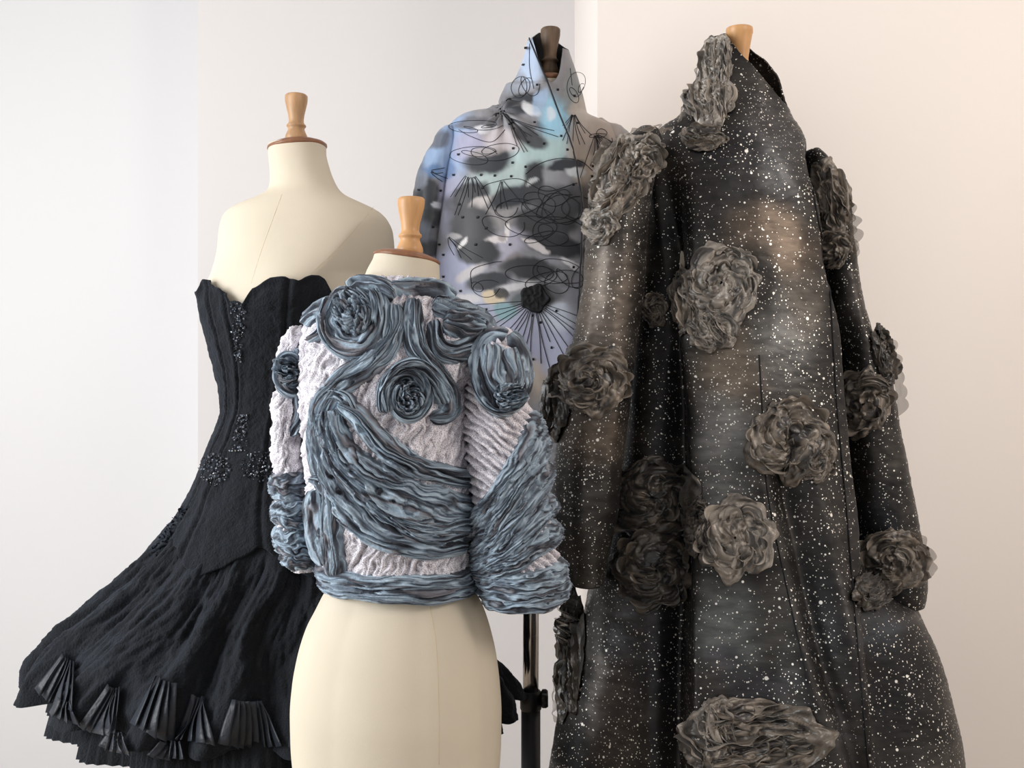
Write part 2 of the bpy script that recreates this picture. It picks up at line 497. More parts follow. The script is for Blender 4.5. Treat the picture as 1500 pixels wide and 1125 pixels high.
# --- form under the cropped jacket
D2 = 1.45
g2 = thing('dress_form', 'cream linen dress form with honey finial, hips bare below the cropped blue-grey jacket', 'mannequin', (W(582, 0, D2)[0], D2, 0), FORM_GROUP)
T2 = Loft(D2, [(378, 549, 643, .052), (384, 548, 643.5, .053), (400, 539, 644, .057), (414, 532, 645, .062), (428, 518, 652, .068), (445, 500, 662, .075), (480, 462, 690, .085),
               (540, 450, 690, .105), (620, 452, 682, .108), (720, 462, 682, .10), (820, 484, 684, .092), (850, 487, 686, .094), (866, 478, 694, .098), (890, 466, 706, .106), (920, 451, 716, .114), (960, 439, 725, .122),
               (1000, 432, 730, .127), (1040, 429, 732.5, .13), (1085, 430, 732, .13), (1130, 434, 729, .128), (1200, 446, 716, .12), (1240, 462, 700, .1), (1250, 490, 670, .07)], 2.12,
          tilt=lambda py: 7 * (1 - sstep(378, 440, py)))
V, TH = T2.grid(378, 1250, 190, 150)
# panels of the form: faint flats between the seams
pan = 0.0022 * np.abs(np.sin((TH - math.radians(287)) * 4.0)) * sstep(840, 880, np.linspace(378, 1250, 190))[:, None]
V[..., 0] += np.cos(TH) * pan; V[..., 1] += np.sin(TH) * pan
grid_obj('torso', close_ends(V), M['linen'], g2, closed=True)
S2 = Surf([(V[::2, ::2], True)])
neck_cap(g2, 596, 377, 47.5, D2, .053, (-0.14, 0.0), M['wood_cap'])
finial(g2, 600, 290, 374, 20, D2, M['wood_honey'], 0.03)
seam(g2, S2, [(624, 862), (634, 910), (640, 960), (643, 1040), (643, 1120)], r=0.00045)
stand(g2, W(582, 0, D2)[0], D2, CAMZ - (1240 - CY) * D2 / F, .42)

# --- form under the cloud-print coat
D3 = 2.1
g3 = thing('dress_form', 'dress form with dark weathered finial on a chrome pole stand, inside the cloud-print coat', 'mannequin', (W(777, 0, D3)[0], D3, 0), FORM_GROUP)
T3 = Loft(D3, [(122, 780, 832, .045), (150, 775, 836, .05), (175, 760, 850, .06), (190, 700, 880, .075), (215, 672, 905, .085), (300, 662, 900, .1), (420, 668, 890, .1), (540, 690, 870, .08), (640, 680, 880, .09), (720, 685, 870, .08), (735, 740, 820, .03)])
V, TH = T3.grid(122, 735, 70, 70)
grid_obj('torso', close_ends(V), M['linen'], g3, closed=True)
neck_cap(g3, 806, 119, 25, D3, .046, (0, 0), M['wood_cap'])
finial(g3, 805, 42, 114, 14.5, D3, M['wood_dark'], 0.02)
stand(g3, W(777.5, 0, D3)[0], D3, CAMZ - (730 - CY) * D3 / F, CAMZ - (1026 - CY) * D3 / F)

# --- form under the dark coat
D4 = 1.75
g4 = thing('dress_form', 'dress form with cup-shaped pale wood finial rising from the collar of the dark spattered coat', 'mannequin', (W(1090, 0, D4)[0], D4, 0), FORM_GROUP)
T4 = Loft(D4, [(128, 1060, 1120, .042), (160, 1050, 1128, .046), (195, 1020, 1145, .055), (225, 970, 1165, .07), (300, 965, 1185, .095), (450, 965, 1190, .1), (560, 990, 1170, .08), (700, 960, 1200, .12), (850, 965, 1195, .11), (870, 1030, 1140, .05)])
V, TH = T4.grid(128, 870, 70, 70)
grid_obj('torso', close_ends(V), M['linen'], g4, closed=True)
neck_cap(g4, 1090, 126, 30, D4, .043, (0, 0), M['wood_cap'])
finial(g4, 1087, 41, 122, 19.5, D4, M['wood_honey'], -0.05, cup=True)
stand(g4, W(1090, 0, D4)[0], D4, CAMZ - (860 - CY) * D4 / F, .42)


# ================================================================== black strapless gown
gown = thing('strapless_gown', 'black strapless corset gown with scalloped neckline, bead clusters and flared ruched skirt', 'dress', (W(400, 0, D1)[0], D1, CAMZ - (1050 - CY) * D1 / F))
BLK = lin((19, 22, 28)); BLK2 = lin((10, 12, 15)); NAVY = lin((26, 30, 38))
GT = Loft(D1, [(400, 301, 572, .136), (415, 297, 566, .138), (440, 295, 552, .14), (462, 297, 538, .137), (500, 307, 515, .123), (540, 317, 497, .108), (575, 324, 480, .098), (600, 326, 474, .096),
               (622, 321, 478, .102), (650, 309, 492, .116), (690, 295, 510, .138), (720, 282, 524, .155), (760, 262, 545, .18), (800, 236, 572, .208), (840, 203, 606, .24), (880, 164, 644, .27), (930, 112, 692, .31), (965, 90, 725, .335), (992, 80, 745, .35), (1010, 76, 750, .355)],
          2.05, tilt=lambda py: 24 * sstep(700, 990, py))
topx = [296, 300, 306, 312, 318, 325, 332, 340, 346, 353, 361, 368, 373, 378, 384, 391, 398, 406, 416, 426, 434, 440, 448, 458, 468, 476, 486, 494, 520, 560, 575]
topy = [428, 411, 410, 416, 421, 423, 427, 436, 442, 441, 442, 446, 436, 425, 422, 416, 410, 408, 408, 411, 413, 408, 404, 404, 409, 417, 427, 428, 440, 452, 455]
nu = 360
th = np.linspace(0, 2 * math.pi, nu, endpoint=False)
xt = GT.topx(np.full(nu, 428.0), th)
# the part of the edge facing the camera is seen a little to the side of its own axis
front = np.sin(th) < 0
yt = np.where(front, np.interp(CX + (xt - CX) * (D1 / (D1 + 0.14 * np.minimum(0, np.sin(th)))), topx, topy), 440.0)
yt = np.where(front, 562.5 - (562.5 - yt) * (D1 + 0.14 * np.minimum(0, np.sin(th))) / D1, yt + 3 * np.sin(9 * th))
yb = (792 + 44 * (np.abs(((th * 7 / (2 * math.pi) + .15) % 1) * 2 - 1) - .3) + 5 * noise(np.cos(th) * 9, np.sin(th) * 9, 2))[None, :]
V, TH = GT.grid(yt[None, :], yb, 190, nu)
PYg = lerp(yt[None, :], yb, np.linspace(0, 1, 190)[:, None])
for da in (-0.62, 0.62):
    b = (0.002 if da < 0 else 0.016) * np.exp(-((TH - thf - da) / 0.36) ** 2) * np.exp(-((PYg - 440) / 42) ** 2)
    V[..., 0] += np.cos(TH) * b; V[..., 1] += np.sin(TH) * b
N = normals(V, True)
fz = 0.0035 * fbm(V[..., 0] * 34, V[..., 1] * 34, V[..., 2] * 30, 3) + 0.0016 * ridged(V[..., 0] * 90, V[..., 1] * 90, V[..., 2] * 60, 2)
seamang = [thf - 0.25, thf + 0.05, thf + 0.75, thf - 0.95]
for a in seamang:             # stitched panel channels
    w = a + 0.10 * np.sin((PYg - 440) / 60)
    fz -= 0.0045 * np.exp(-((TH - w) / 0.018) ** 2) - 0.002 * np.exp(-((np.abs(TH - w) - 0.06) / 0.03) ** 2)
roll = 0.006 * np.exp(-((PYg - yt[None, :]) / 7.0) ** 2)
V = V + N * (fz + roll + .007 * sstep(740, 800, PYg))[..., None]
t = np.clip(0.5 + 0.9 * fbm(V[..., 0] * 20, V[..., 1] * 20, V[..., 2] * 20), 0, 1)[..., None]
o = grid_obj('bodice', V, M['gown'], gown, closed=True, col=BLK2 * (1 - t) + BLK * t)
thicken(o, 0.004)
GB = V
# ruched skirt
nv, nu = 260, 640
V, TH = GT.grid(np.full((1, nu), 765.0), np.full((1, nu), 1008.0), nv, nu)
s = np.linspace(0, 1, nv)[:, None]
tw = TH + 0.30 * s + 0.10 * noise(np.cos(TH) * 2, np.sin(TH) * 2, s * 1.5)
c_, s_ = np.cos(tw), np.sin(tw)
nz = noise(c_ * 3.2, s_ * 3.2, 0.35 * s + 4)
fold = np.cos(19 * tw + 3.0 * noise(c_ * 1.5, s_ * 1.5, 1.2))
fold = np.sign(fold) * np.abs(fold) ** 0.75
rad = 0.026 * (0.04 + s) * fold + 0.020 * s * nz
pk = ridged(c_ * 9, s_ * 9, s * 2.3 + 2, 2); pk2 = ridged(c_ * 22, s_ * 22, s * 5.0 + 8, 2)
rad += (0.017 * (pk - 0.5) + 0.008 * (pk2 - 0.5)) * sstep(0, 0.25, s) * (1 - 0.5 * sstep(.8, 1, s))
V[..., 0] += np.cos(TH) * rad; V[..., 1] += np.sin(TH) * rad
V[..., 2] += -0.005 * fold * s ** 2 + 0.006 * noise(c_ * 14, s_ * 14, 5) * s ** 3
N = normals(V, True)
V = V + N * (0.0022 * ridged(V[..., 0] * 50, V[..., 1] * 50, V[..., 2] * 22, 2))[..., None]
t = np.clip(0.45 + 1.0 * fbm(V[..., 0] * 12, V[..., 1] * 12, V[..., 2] * 12), 0, 1)[..., None]
sk = grid_obj('skirt', V, M['gown'], gown, closed=True, col=BLK2 * (1 - t) + BLK * t)
thicken(sk, 0.003)
GS = V
SG = Surf([(GB[::2, ::2], True), (GS[::2, ::2], True)])
# longer under layer with its own frilled hem
V, TH = GT.grid(np.full((1, 480), 930.0), np.full((1, 480), 1008.0), 40, 480)
s = np.linspace(0, 1, 40)[:, None]
C = np.array([W(400, 0, D1)[0], D1, 0])
V[..., 0] = C[0] + (V[..., 0] - C[0]) * 0.92; V[..., 1] = C[1] + (V[..., 1] - C[1]) * (0.90 + 0.09 * s)
V[..., 2] -= 0.055 * s
saw = ((TH * 150 / (2 * math.pi)) % 1.0)
rad = 0.009 * saw * sstep(.45, .8, s) + 0.016 * np.cos(17 * TH) * s
V[..., 0] += np.cos(TH) * rad; V[..., 1] += np.sin(TH) * rad
o = grid_obj('underskirt', V, M['gown'], gown, closed=True, col=np.broadcast_to(BLK2, V.shape))
thicken(o, 0.002)


def fan(apex, b0, b1, n, bow, wtop=0.3):
    """a fan of knife pleats let into the skirt hem; apex and the two lower corners as seen"""
    fr = bpy.data.objects.new('pleated_fan', None); COL.objects.link(fr); fr.parent = gown
    l, _ = SG.hit(*apex); fr.location = np.array(l) - origin(gown)
    A, B0, B1 = (np.array(p, float) for p in (apex, b0, b1))
    for k in range(n):
        e = []
        for q in (k / n, (k + 0.94) / n):
            bt = B0 + (B1 - B0) * q + np.array([0, bow * 4 * q * (1 - q)])
            tp = A + (bt - A) * wtop
            e.append((tp, bt))
        U = np.linspace(0, 1, 5); Vv = np.linspace(0, 1, 7)
        px = np.array([[lerp(lerp(e[0][0][0], e[0][1][0], v), lerp(e[1][0][0], e[1][1][0], v), u) for u in U] for v in Vv])
        py = np.array([[lerp(lerp(e[0][0][1], e[0][1][1], v), lerp(e[1][0][1], e[1][1][1], v), u) for u in U] for v in Vv])
        L, Nn = SG.many(px, py); L = smooth2(L, 3); Nn = smooth2(Nn, 4)
        Nn /= np.linalg.norm(Nn, axis=-1, keepdims=True)
        P = L + Nn * (0.005 + 0.007 * U[None, :, None])
        o = grid_obj('pleat', P, M['gown_satin'], fr, col=np.broadcast_to(NAVY * random.uniform(.7, 1.15), P.shape))
        thicken(o, 0.0016)


random.seed(3)
for a in (((118, 925), (52, 1008), (112, 1042), 6, 6, .38), ((182, 968), (114, 1062), (176, 1078), 6, 5, .36), ((262, 936), (194, 1060), (250, 1082), 5, 4, .45),
          ((296, 976), (254, 1080), (314, 1090), 5, 3, .4), ((356, 975), (318, 1088), (420, 1094), 8, 3, .45), ((440, 985), (424, 1094), (470, 1094), 4, 2, .45),
          ((100, 1000), (76, 1044), (118, 1060), 4, 3, .5), ((176, 1040), (140, 1092), (196, 1106), 5, 3, .55), ((262, 1050), (214, 1104), (276, 1114), 6, 2, .6)):
    fan(*a)


def beads(name, region, n, surf, seed, size=0.0022):
    rnd = random.Random(seed); parts = []; cols = []
    oc = np.array([[1, 0, 0], [-1, 0, 0], [0, 1, 0], [0, -1, 0], [0, 0, 1], [0, 0, -1]], float)
    of = np.array([[0, 2, 4], [2, 1, 4], [1, 3, 4], [3, 0, 4], [2, 0, 5], [1, 2, 5], [3, 1, 5], [0, 3, 5]])
    for _ in range(n):
        x, y = region(rnd); l, nn = surf.hit(x, y)
        r = size * rnd.uniform(.5, 1.1)
        a = np.array([[rnd.gauss(0, 1) for _ in range(3)] for _ in range(3)]); q, _r = np.linalg.qr(a)
        parts.append((oc * r * np.array([1, 1, rnd.uniform(.6, 1.6)]) @ q + np.array(l) + np.array(nn) * 0.003, of))
        c = lin((120, 128, 140)) if rnd.random() < .22 else (lin((62, 68, 78)) if rnd.random() < .5 else lin((22, 25, 31)))
        cols.append(np.repeat(c[None], 6, 0))
    v, f = joined(parts)
    return mesh_obj(name, v, f, M['bead'], gown, np.vstack(cols), smooth=False, stuff=True, label='cluster of glittering jet beads')


def ell(cx, cy, rx, ry):
    def f(r):
        a = r.uniform(0, 2 * math.pi); q = math.sqrt(r.random())
        return cx + rx * q * math.cos(a), cy + ry * q * math.sin(a)
    return f


def taper(x0, y0, w0, x1, y1, w1):
    def f(r):
        t = r.random() ** 1.3
        return lerp(x0, x1, t) + r.uniform(-.5, .5) * lerp(w0, w1, t), lerp(y0, y1, t)
    return f


beads('bead_trim', taper(351, 444, 26, 349, 530, 7), 170, SG, 1)
beads('bead_trim', taper(356, 608, 16, 349, 664, 24), 130, SG, 2)
beads('bead_trim', ell(316, 688, 24, 24), 190, SG, 3)
beads('bead_trim', ell(382, 684, 30, 22), 190, SG, 4)
# fuzzy cut fringe on the hip silhouette and hem
def fringe(region, n, seed, ln):
    rnd = random.Random(seed); parts = []; cols = []
    for _ in range(n):
        x, y = region(rnd); l, nn = SG.hit(x, y); l = np.array(l); nn = np.array(nn)
        dr = nn + np.array([rnd.gauss(0, .5), rnd.gauss(0, .3), rnd.gauss(-.2, .5)]); dr /= np.linalg.norm(dr)
        sd = np.cross(dr, [rnd.gauss(0, 1), rnd.gauss(0, 1), rnd.gauss(0, 1)]); sd /= np.linalg.norm(sd); w = ln * .4
        L_ = ln * rnd.uniform(.5, 1.2)
        parts.append((np.array([l - sd * w, l + sd * w, l + dr * L_ + sd * w * .6, l + dr * L_ - sd * w * .6]), np.array([[0, 1, 2, 3]])))
        cols.append(np.repeat(lin((34, 40, 50))[None], 4, 0))
    v, f = joined(parts)
    mesh_obj('cut_fringe', v, f, M['gown'], gown, np.vstack(cols), smooth=False, stuff=True)
fringe(lambda r: (lambda t: (lerp(274, 226, t) + r.uniform(-7, 5), lerp(742, 812, t) + r.uniform(-5, 5)))(r.random()), 110, 8, 0.006)


# ================================================================== cloud-print coat
coat = thing('print_coat', 'high-collared satin coat printed with grey storm clouds, black scribbles and dots, on pale blue', 'coat', (W(780, 0, D3)[0], D3, CAMZ - (775 - CY) * D3 / F))
K3 = Loft(D3, [(45, 776, 828, .052), (70, 771, 832, .056), (90, 766, 838, .060), (120, 754, 848, .068), (145, 743, 855, .074), (160, 735, 858, .078), (168, 726, 860, .08), (174, 700, 868, .084), (181, 678, 885, .09), (192, 666, 904, .097), (215, 661, 916, .108),
               (260, 655, 922, .122), (330, 646, 930, .135), (400, 639, 938, .14), (500, 632, 946, .145), (600, 627, 952, .15), (775, 620, 958, .155)], 2.1)
nv, nu = 430, 420
th = np.linspace(0, 2 * math.pi, nu, endpoint=False)
sn = np.sin(th)
xt = K3.topx(np.full(nu, 90.0), th)
fr_t = np.interp(xt, [766, 775, 782, 790, 798, 805, 809, 813, 818, 824, 838], [60, 54, 68, 88, 108, 124, 120, 110, 88, 70, 74])
bk_t = np.interp(xt, [766, 785, 805, 838], [58, 50, 52, 72])
bl = sstep(-0.25, 0.12, sn)
yt = fr_t * (1 - bl) + bk_t * bl
yt = CY - (CY - yt) * (D3 + .06 * sn) / D3
V, TH = K3.grid(yt[None, :], np.full((1, nu), 775.0), nv, nu)
# sample rows denser near the top
PXc, PYc = proj(V)
frontm = (np.sin(TH) < 0.05)
edge = np.interp(PYc, [100, 125, 165, 210, 260, 300, 350, 450, 520, 620, 780], [800, 805, 820, 838, 848, 853, 853, 848, 842, 835, 830])
N = normals(V, True)
side = sstep(1.5, -1.5, PXc - edge) * frontm * sstep(118, 128, PYc)
disp = 0.012 * side
disp += 0.005 * noise(PXc / 60, PYc / 130, 3) * sstep(180, 260, PYc)
# gathers drawn to the tie at the collar and soft drape below the shoulder
dx, dy = PXc - 735, PYc - 165; rr = np.hypot(dx, dy); an = np.arctan2(dy, dx)
disp += 0.006 * np.exp(-rr / 45) * np.cos(an * 11) * frontm
disp -= 0.012 * np.exp(-(((PXc - 733) / 12) ** 2 + ((PYc - 167) / 9) ** 2))
disp += 0.006 * np.exp(-((PXc - 790 - (PYc - 240) * .15) / 26) ** 2) * sstep(420, 520, PYc)
V = V + N * disp[..., None]

BLOBS = [  # print, in flat lengths on the garment: x, y, rx, ry, turn, colour, strength, softness
    (665, 205, 30, 60, 0, (150, 182, 225), .9, .9), (770, 90, 26, 40, 0, (186, 208, 238), .95, .7), (818, 185, 26, 48, -.3, (150, 208, 236), 1, .7), (790, 225, 55, 26, -.2, (178, 208, 208), .95, .8),
    (735, 262, 60, 22, -.3, (176, 196, 194), .9, .8), (690, 215, 30, 24, 0, (172, 170, 198), .9, .8), (735, 205, 34, 18, .4, (196, 186, 190), .9, .8), (870, 210, 40, 60, 0, (186, 170, 158), .95, .7), (866, 255, 26, 40, 0, (196, 180, 162), .8, .7),
    (845, 130, 20, 40, 0, (138, 146, 150), .95, .7), (852, 165, 16, 24, 0, (196, 184, 172), .7, .7), (660, 300, 20, 60, 0, (170, 172, 200), .9, .8), (675, 390, 36, 40, 0, (168, 174, 206), .9, .7), (640, 410, 20, 40, 0, (170, 176, 208), .9, .7),
    (740, 360, 46, 22, -.5, (176, 172, 190), .9, .8), (730, 310, 30, 30, 0, (150, 146, 146), .9, .8), (790, 500, 60, 60, 0, (172, 176, 202), 1, .6), (740, 520, 50, 50, 0, (160, 164, 192), .9, .6), (775, 555, 26, 34, 0, (196, 178, 160), .85, .7), (822, 460, 34, 24, 0, (196, 204, 218), .95, .7),
    (700, 450, 44, 26, 0, (168, 174, 198), .9, .8), (724, 436, 18, 9, .2, (226, 204, 166), .95, .35), (742, 455, 18, 14, .3, (128, 168, 176), .95, .4), (760, 418, 28, 6, -.3, (206, 204, 206), .95, .5), (800, 400, 50, 16, .2, (128, 128, 132), .8, .6), (830, 430, 26, 14, 0, (150, 150, 158), .8, .6),
    (766, 152, 26, 15, -.35, (52, 56, 64), 1, .45), (752, 120, 16, 20, .4, (150, 158, 172), .8, .6), (776, 160, 16, 8, .6, (232, 236, 240), .9, .4), (806, 166, 7, 9, .6, (226, 232, 240), .7, .7), (790, 150, 10, 22, .4, (160, 190, 226), .8, .6),
    (776, 200, 26, 14, .45, (60, 60, 66), .95, .55), (715, 236, 36, 20, -.05, (50, 54, 60), 1, .45), (712, 222, 30, 9, -.1, (196, 186, 186), .6, .6), (700, 180, 34, 10, -.15, (96, 96, 104), .9, .6), (706, 188, 14, 6, -.2, (220, 220, 226), .8, .4), (650, 245, 18, 20, 0, (92, 128, 176), .8, .6), (688, 286, 30, 17, -.5, (52, 54, 60), 1, .4), (668, 300, 22, 18, 0, (80, 80, 86), .8, .6),
    (700, 300, 22, 8, -.5, (206, 198, 194), .8, .5), (752, 288, 36, 17, -.3, (50, 54, 60), 1, .45), (782, 262, 18, 26, .3, (56, 58, 64), 1, .5), (806, 250, 14, 18, 0, (150, 154, 158), .8, .6), (778, 266, 10, 5, -.5, (216, 220, 222), .7, .5), (828, 243, 28, 10, -.15, (46, 52, 62), 1, .45), (842, 254, 16, 8, 0, (220, 226, 230), .9, .5), (816, 296, 44, 24, .2, (66, 68, 72), .95, .6), (842, 290, 18, 22, 0, (70, 72, 78), .9, .6),
    (868, 290, 22, 26, 0, (92, 88, 86), .9, .6), (880, 215, 14, 20, .3, (120, 108, 102), .7, .6), (690, 328, 34, 30, .2, (58, 58, 62), 1, .5), (700, 368, 34, 20, .15, (46, 48, 52), 1, .45), (676, 350, 16, 10, -.6, (60, 60, 66), .9, .5), (678, 357, 13, 4.5, -.9, (226, 224, 222), 1, .4), (664, 346, 12, 5, -.1, (206, 204, 202), .7, .6), (726, 352, 16, 5, 0, (222, 214, 212), .95, .4), (742, 342, 6, 12, .1, (232, 226, 224), .95, .4), (734, 348, 9, 6, 0, (160, 150, 150), .8, .5),
    (800, 325, 48, 22, .1, (60, 60, 64), 1, .55), (812, 360, 46, 16, .25, (50, 50, 56), 1, .5), (786, 360, 20, 6, .5, (222, 214, 214), .95, .4), (838, 388, 18, 6, .45, (232, 230, 232), .95, .4), (750, 384, 20, 12, -.5, (132, 124, 122), .8, .6), (776, 392, 44, 15, .1, (56, 56, 60), 1, .45), (716, 412, 34, 14, -.25, (50, 52, 58), 1, .4), (690, 400, 26, 9, -.5, (206, 200, 200), .9, .5), (680, 438, 30, 7, .1, (214, 210, 212), .85, .5), (736, 430, 10, 6, .3, (60, 58, 56), .95, .4),
    (800, 430, 30, 16, 0, (88, 88, 92), .85, .6), (762, 440, 14, 10, 0, (92, 104, 106), .9, .5), (640, 330, 30, 40, 0, (96, 98, 104), .5, .8), (745, 580, 40, 30, 0, (120, 116, 116), .8, .6), (700, 560, 40, 40, 0, (150, 150, 170), .8, .7), (860, 440, 26, 60, 0, (150, 150, 160), .9, .7)]


def paint(PXa, PYa, bgc=(142, 142, 148)):
    wx = PXa + 11 * fbm(PXa / 30, PYa / 30, 1.3, 5); wy = PYa + 9 * fbm(PXa / 30, PYa / 30, 7.7, 5)
    out = np.broadcast_to(lin(bgc), PXa.shape + (3,)).copy()
    n0 = fbm(PXa / 70, PYa / 50, 4.2, 4)[..., None]
    out = out * (1 + 0.45 * n0)
    cl_ = sstep(.05, .3, fbm(PXa / 60 + 3, PYa / 38, 9.1, 4))[..., None] * .85
    out = out * (1 - cl_) + lin((62, 64, 70)) * cl_
    for (x, y, rx, ry, a, c, st, so) in BLOBS:
        dx, dy = wx - x, wy - y; ca, sa = math.cos(a), math.sin(a)
        so = so * .62; q = np.hypot((dx * ca + dy * sa) / rx, (-dx * sa + dy * ca) / ry) * .94
        w = (st * (1 - sstep(1 - so, 1 + so * .45, q)))[..., None]
        out = out * (1 - w) + lin(c) * w
    br = fbm(PXa / 5, PYa / 22, 2.1, 2)[..., None]     # brush marks
    g_ = out.mean(-1, keepdims=True); out = (g_ + (out - g_) * .85) * .84
    return np.clip(out * (1 + 0.10 * br), 0, 1)


PX2, PY2 = proj(V)
body = grid_obj('coat_body', V, M['print'], coat, closed=True, col=paint(PX2, PY2), label='wrap-front body with funnel collar')
KV = V
SK = Surf([(KV[::2, ::2], True)])
# black lining just inside the collar
Nn = normals(V, True)
lin_rows = V[:150] - Nn[:150] * 0.003
o = grid_obj('lining', lin_rows, M['lining'], coat, closed=True)
o.data.flip_normals()
# edge piping of the wrap front, and collar rim
q = resample([(777, 56), (790, 88), (805, 124), (820, 165), (838, 210), (848, 258), (853, 300), (853, 350), (848, 450), (842, 520)], 120)
tube('edge_piping', [np.array(l) + np.array(n) * 0.001 for l, n in (SK.hit(a - 1.5, b) for a, b in q)], 0.0016, M['ink'], coat, 6)
for nm, x0, x1 in (('tie', 0, 0),):
    q = resample([(726, 171), (733, 164), (744, 170), (752, 180)], 20)
    tube(nm, [np.array(l) + np.array(n) * 0.003 for l, n in (SK.hit(*a) for a in q)], 0.0022, M['ink'], coat, 6)


def sleeve3(rows, d, bow):
    L = Loft(d, rows); y0, y1 = rows[0][0], rows[-1][0]
    V, TH = L.grid(y0, y1, 150, 110)
    N = normals(V, True); px, py = proj(V)
    V = V + N * (0.006 * noise(px / 26, py / 60, bow) + 0.003 * ridged(px / 22, py / 40, bow))[..., None]
    V = close_ends(V, True, True)
    px, py = proj(V)
    grid_obj('sleeve', V, M['print'], coat, closed=True, col=paint(px, py))
    return V


BLOBS += [(640, 235, 26, 22, 0, (150, 182, 224), .9, .7), (628, 250, 24, 9, -.3, (88, 128, 178), .9, .5), (622, 282, 24, 24, 0, (56, 60, 68), 1, .5), (640, 205, 20, 12, -.5, (96, 104, 120), .9, .6), (612, 262, 12, 16, 0, (132, 142, 158), .8, .6), (630, 318, 22, 16, .2, (52, 56, 62), 1, .5), (640, 298, 10, 5, 0, (206, 214, 226), .9, .5), (618, 345, 20, 24, 0, (108, 118, 134), .9, .6), (634, 366, 16, 12, 0, (56, 60, 66), .9, .5)]
V1 = sleeve3([(190, 648, 676, .04), (198, 640, 676, .055), (215, 631, 674, .065), (240, 620, 670, .07), (270, 609, 664, .07), (300, 603, 658, .07), (340, 604, 652, .07), (400, 606, 650, .07), (480, 608, 648, .068), (600, 612, 646, .065)], D3, 3)
V2 = sleeve3([(182, 868, 890, .04), (190, 862, 912, .055), (205, 862, 925, .065), (240, 868, 940, .07), (300, 880, 952, .07), (400, 890, 960, .07), (600, 900, 965, .065)], D3 + .01, 9)
SK2 = Surf([(KV[::2, ::2], True), (V1, True), (V2, True)])

# printed pen scribbles, rays and dots, lying flat on the cloth
rnd = random.Random(11)
def curve_on(pts, n, r, lst, off=0.0006):
    q = resample(pts, n)
    P = [np.array(l) + np.array(nn) * off for l, nn in (SK2.hit(a, b) for a, b in q)]
    V = tube_arrays(P, r, 4); lst.append((V, grid_faces(len(P), 4, True)))


def loops(cx, cy, rx, ry, n, lst, a=0.0, per=9):
    pts = []
    for k in range(n * per):
        t = k / per * 2 * math.pi
        q = .72 + .33 * math.sin(k * .37 + cx) + rnd.uniform(-.03, .03); ox, oy = rx * q * math.cos(t), ry * q * math.sin(t + .5 * math.sin(k * .21))
        ox += rx * .6 * math.sin(k / (n * per) * 6 + cx); oy += ry * .35 * math.cos(k / (n * per) * 8 + cy)
        pts.append((cx + ox * math.cos(a) - oy * math.sin(a), cy + ox * math.sin(a) + oy * math.cos(a)))
    curve_on(pts, n * per * 8, 0.00055, lst)


def rays(cx, cy, a0, a1, n, l0, l1, lst, start=4):
    for k in range(n):
        a = math.radians(lerp(a0, a1, (k + rnd.uniform(-.25, .25)) / max(1, n - 1))); L_ = rnd.uniform(l0, l1)
        c, s = math.cos(a), math.sin(a); b = rnd.uniform(-3, 3)
        curve_on([(cx + c * start, cy + s * start), (cx + c * L_ * .5 - s * b, cy + s * L_ * .5 + c * b), (cx + c * L_, cy + s * L_)], 16, 0.0006, lst)


sc_ = []
for a in ((817, 300, 34, 26, 6), (765, 306, 36, 20, 3), (707, 224, 34, 13, 4), (768, 128, 14, 20, 3), (706, 420, 18, 14, 2), (800, 404, 40, 18, 4), (845, 130, 12, 20, 3), (700, 186, 30, 8, 3), (800, 340, 40, 20, 4), (832, 410, 24, 22, 3), (880, 200, 16, 12, 2), (736, 330, 22, 14, 1)):
    loops(*a, sc_)
rays(783, 440, 20, 175, 20, 60, 130, sc_, 18); rays(745, 172, 15, 75, 9, 30, 95, sc_); rays(690, 246, 60, 125, 10, 35, 75, sc_, 14); rays(655, 345, 35, 70, 4, 30, 75, sc_); rays(840, 165, 50, 130, 9, 25, 50, sc_); rays(872, 195, 30, 110, 9, 30, 80, sc_); rays(735, 262, 50, 120, 4, 20, 60, sc_); rays(628, 250, -10, 40, 4, 20, 40, sc_)
for p in ([(770, 255), (790, 240), (820, 232), (850, 236), (868, 250)], [(706, 275), (720, 268), (760, 262), (800, 280), (845, 268)], [(776, 64), (776, 100), (782, 130)], [(835, 100), (838, 125)], [(672, 190), (690, 200), (720, 208), (740, 190)], [(690, 415), (692, 395), (720, 385), (735, 383)]):
    curve_on(p, 40, 0.0006, sc_)
v, f = joined(sc_)
mesh_obj('pen_lines', v, f, M['ink'], coat, stuff=True, label='printed black pen scribbles')
dots = [(770, 70), (767, 95), (787, 124), (817, 131), (841, 140), (783, 179), (822, 199), (746, 182), (752, 188), (774, 208), (797, 210), (831, 219), (752, 217), (672, 226), (751, 238), (770, 244), (665, 256), (705, 256), (725, 257), (749, 258), (840, 270), (707, 275), (673, 299), (614, 278), (645, 279), (678, 318), (712, 334), (644, 358), (697, 358), (747, 358), (650, 373), (675, 426), (712, 453), (815, 455), (792, 472), (808, 509), (781, 526), (780, 462), (871, 200), (874, 229), (868, 243), (867, 258), (846, 180), (650, 405), (634, 332), (700, 318), (840, 391), (747, 483)]
dp = []
for x, y in dots:
    curve_on([(x - 1.6, y), (x, y + .1), (x + 1.6, y)], 4, 0.0026, dp, 0.0)
for V_, _f in dp: pass
v, f = joined(dp)
mesh_obj('printed_dots', v, f, M['ink'], coat, stuff=True, label='scattered black dots')
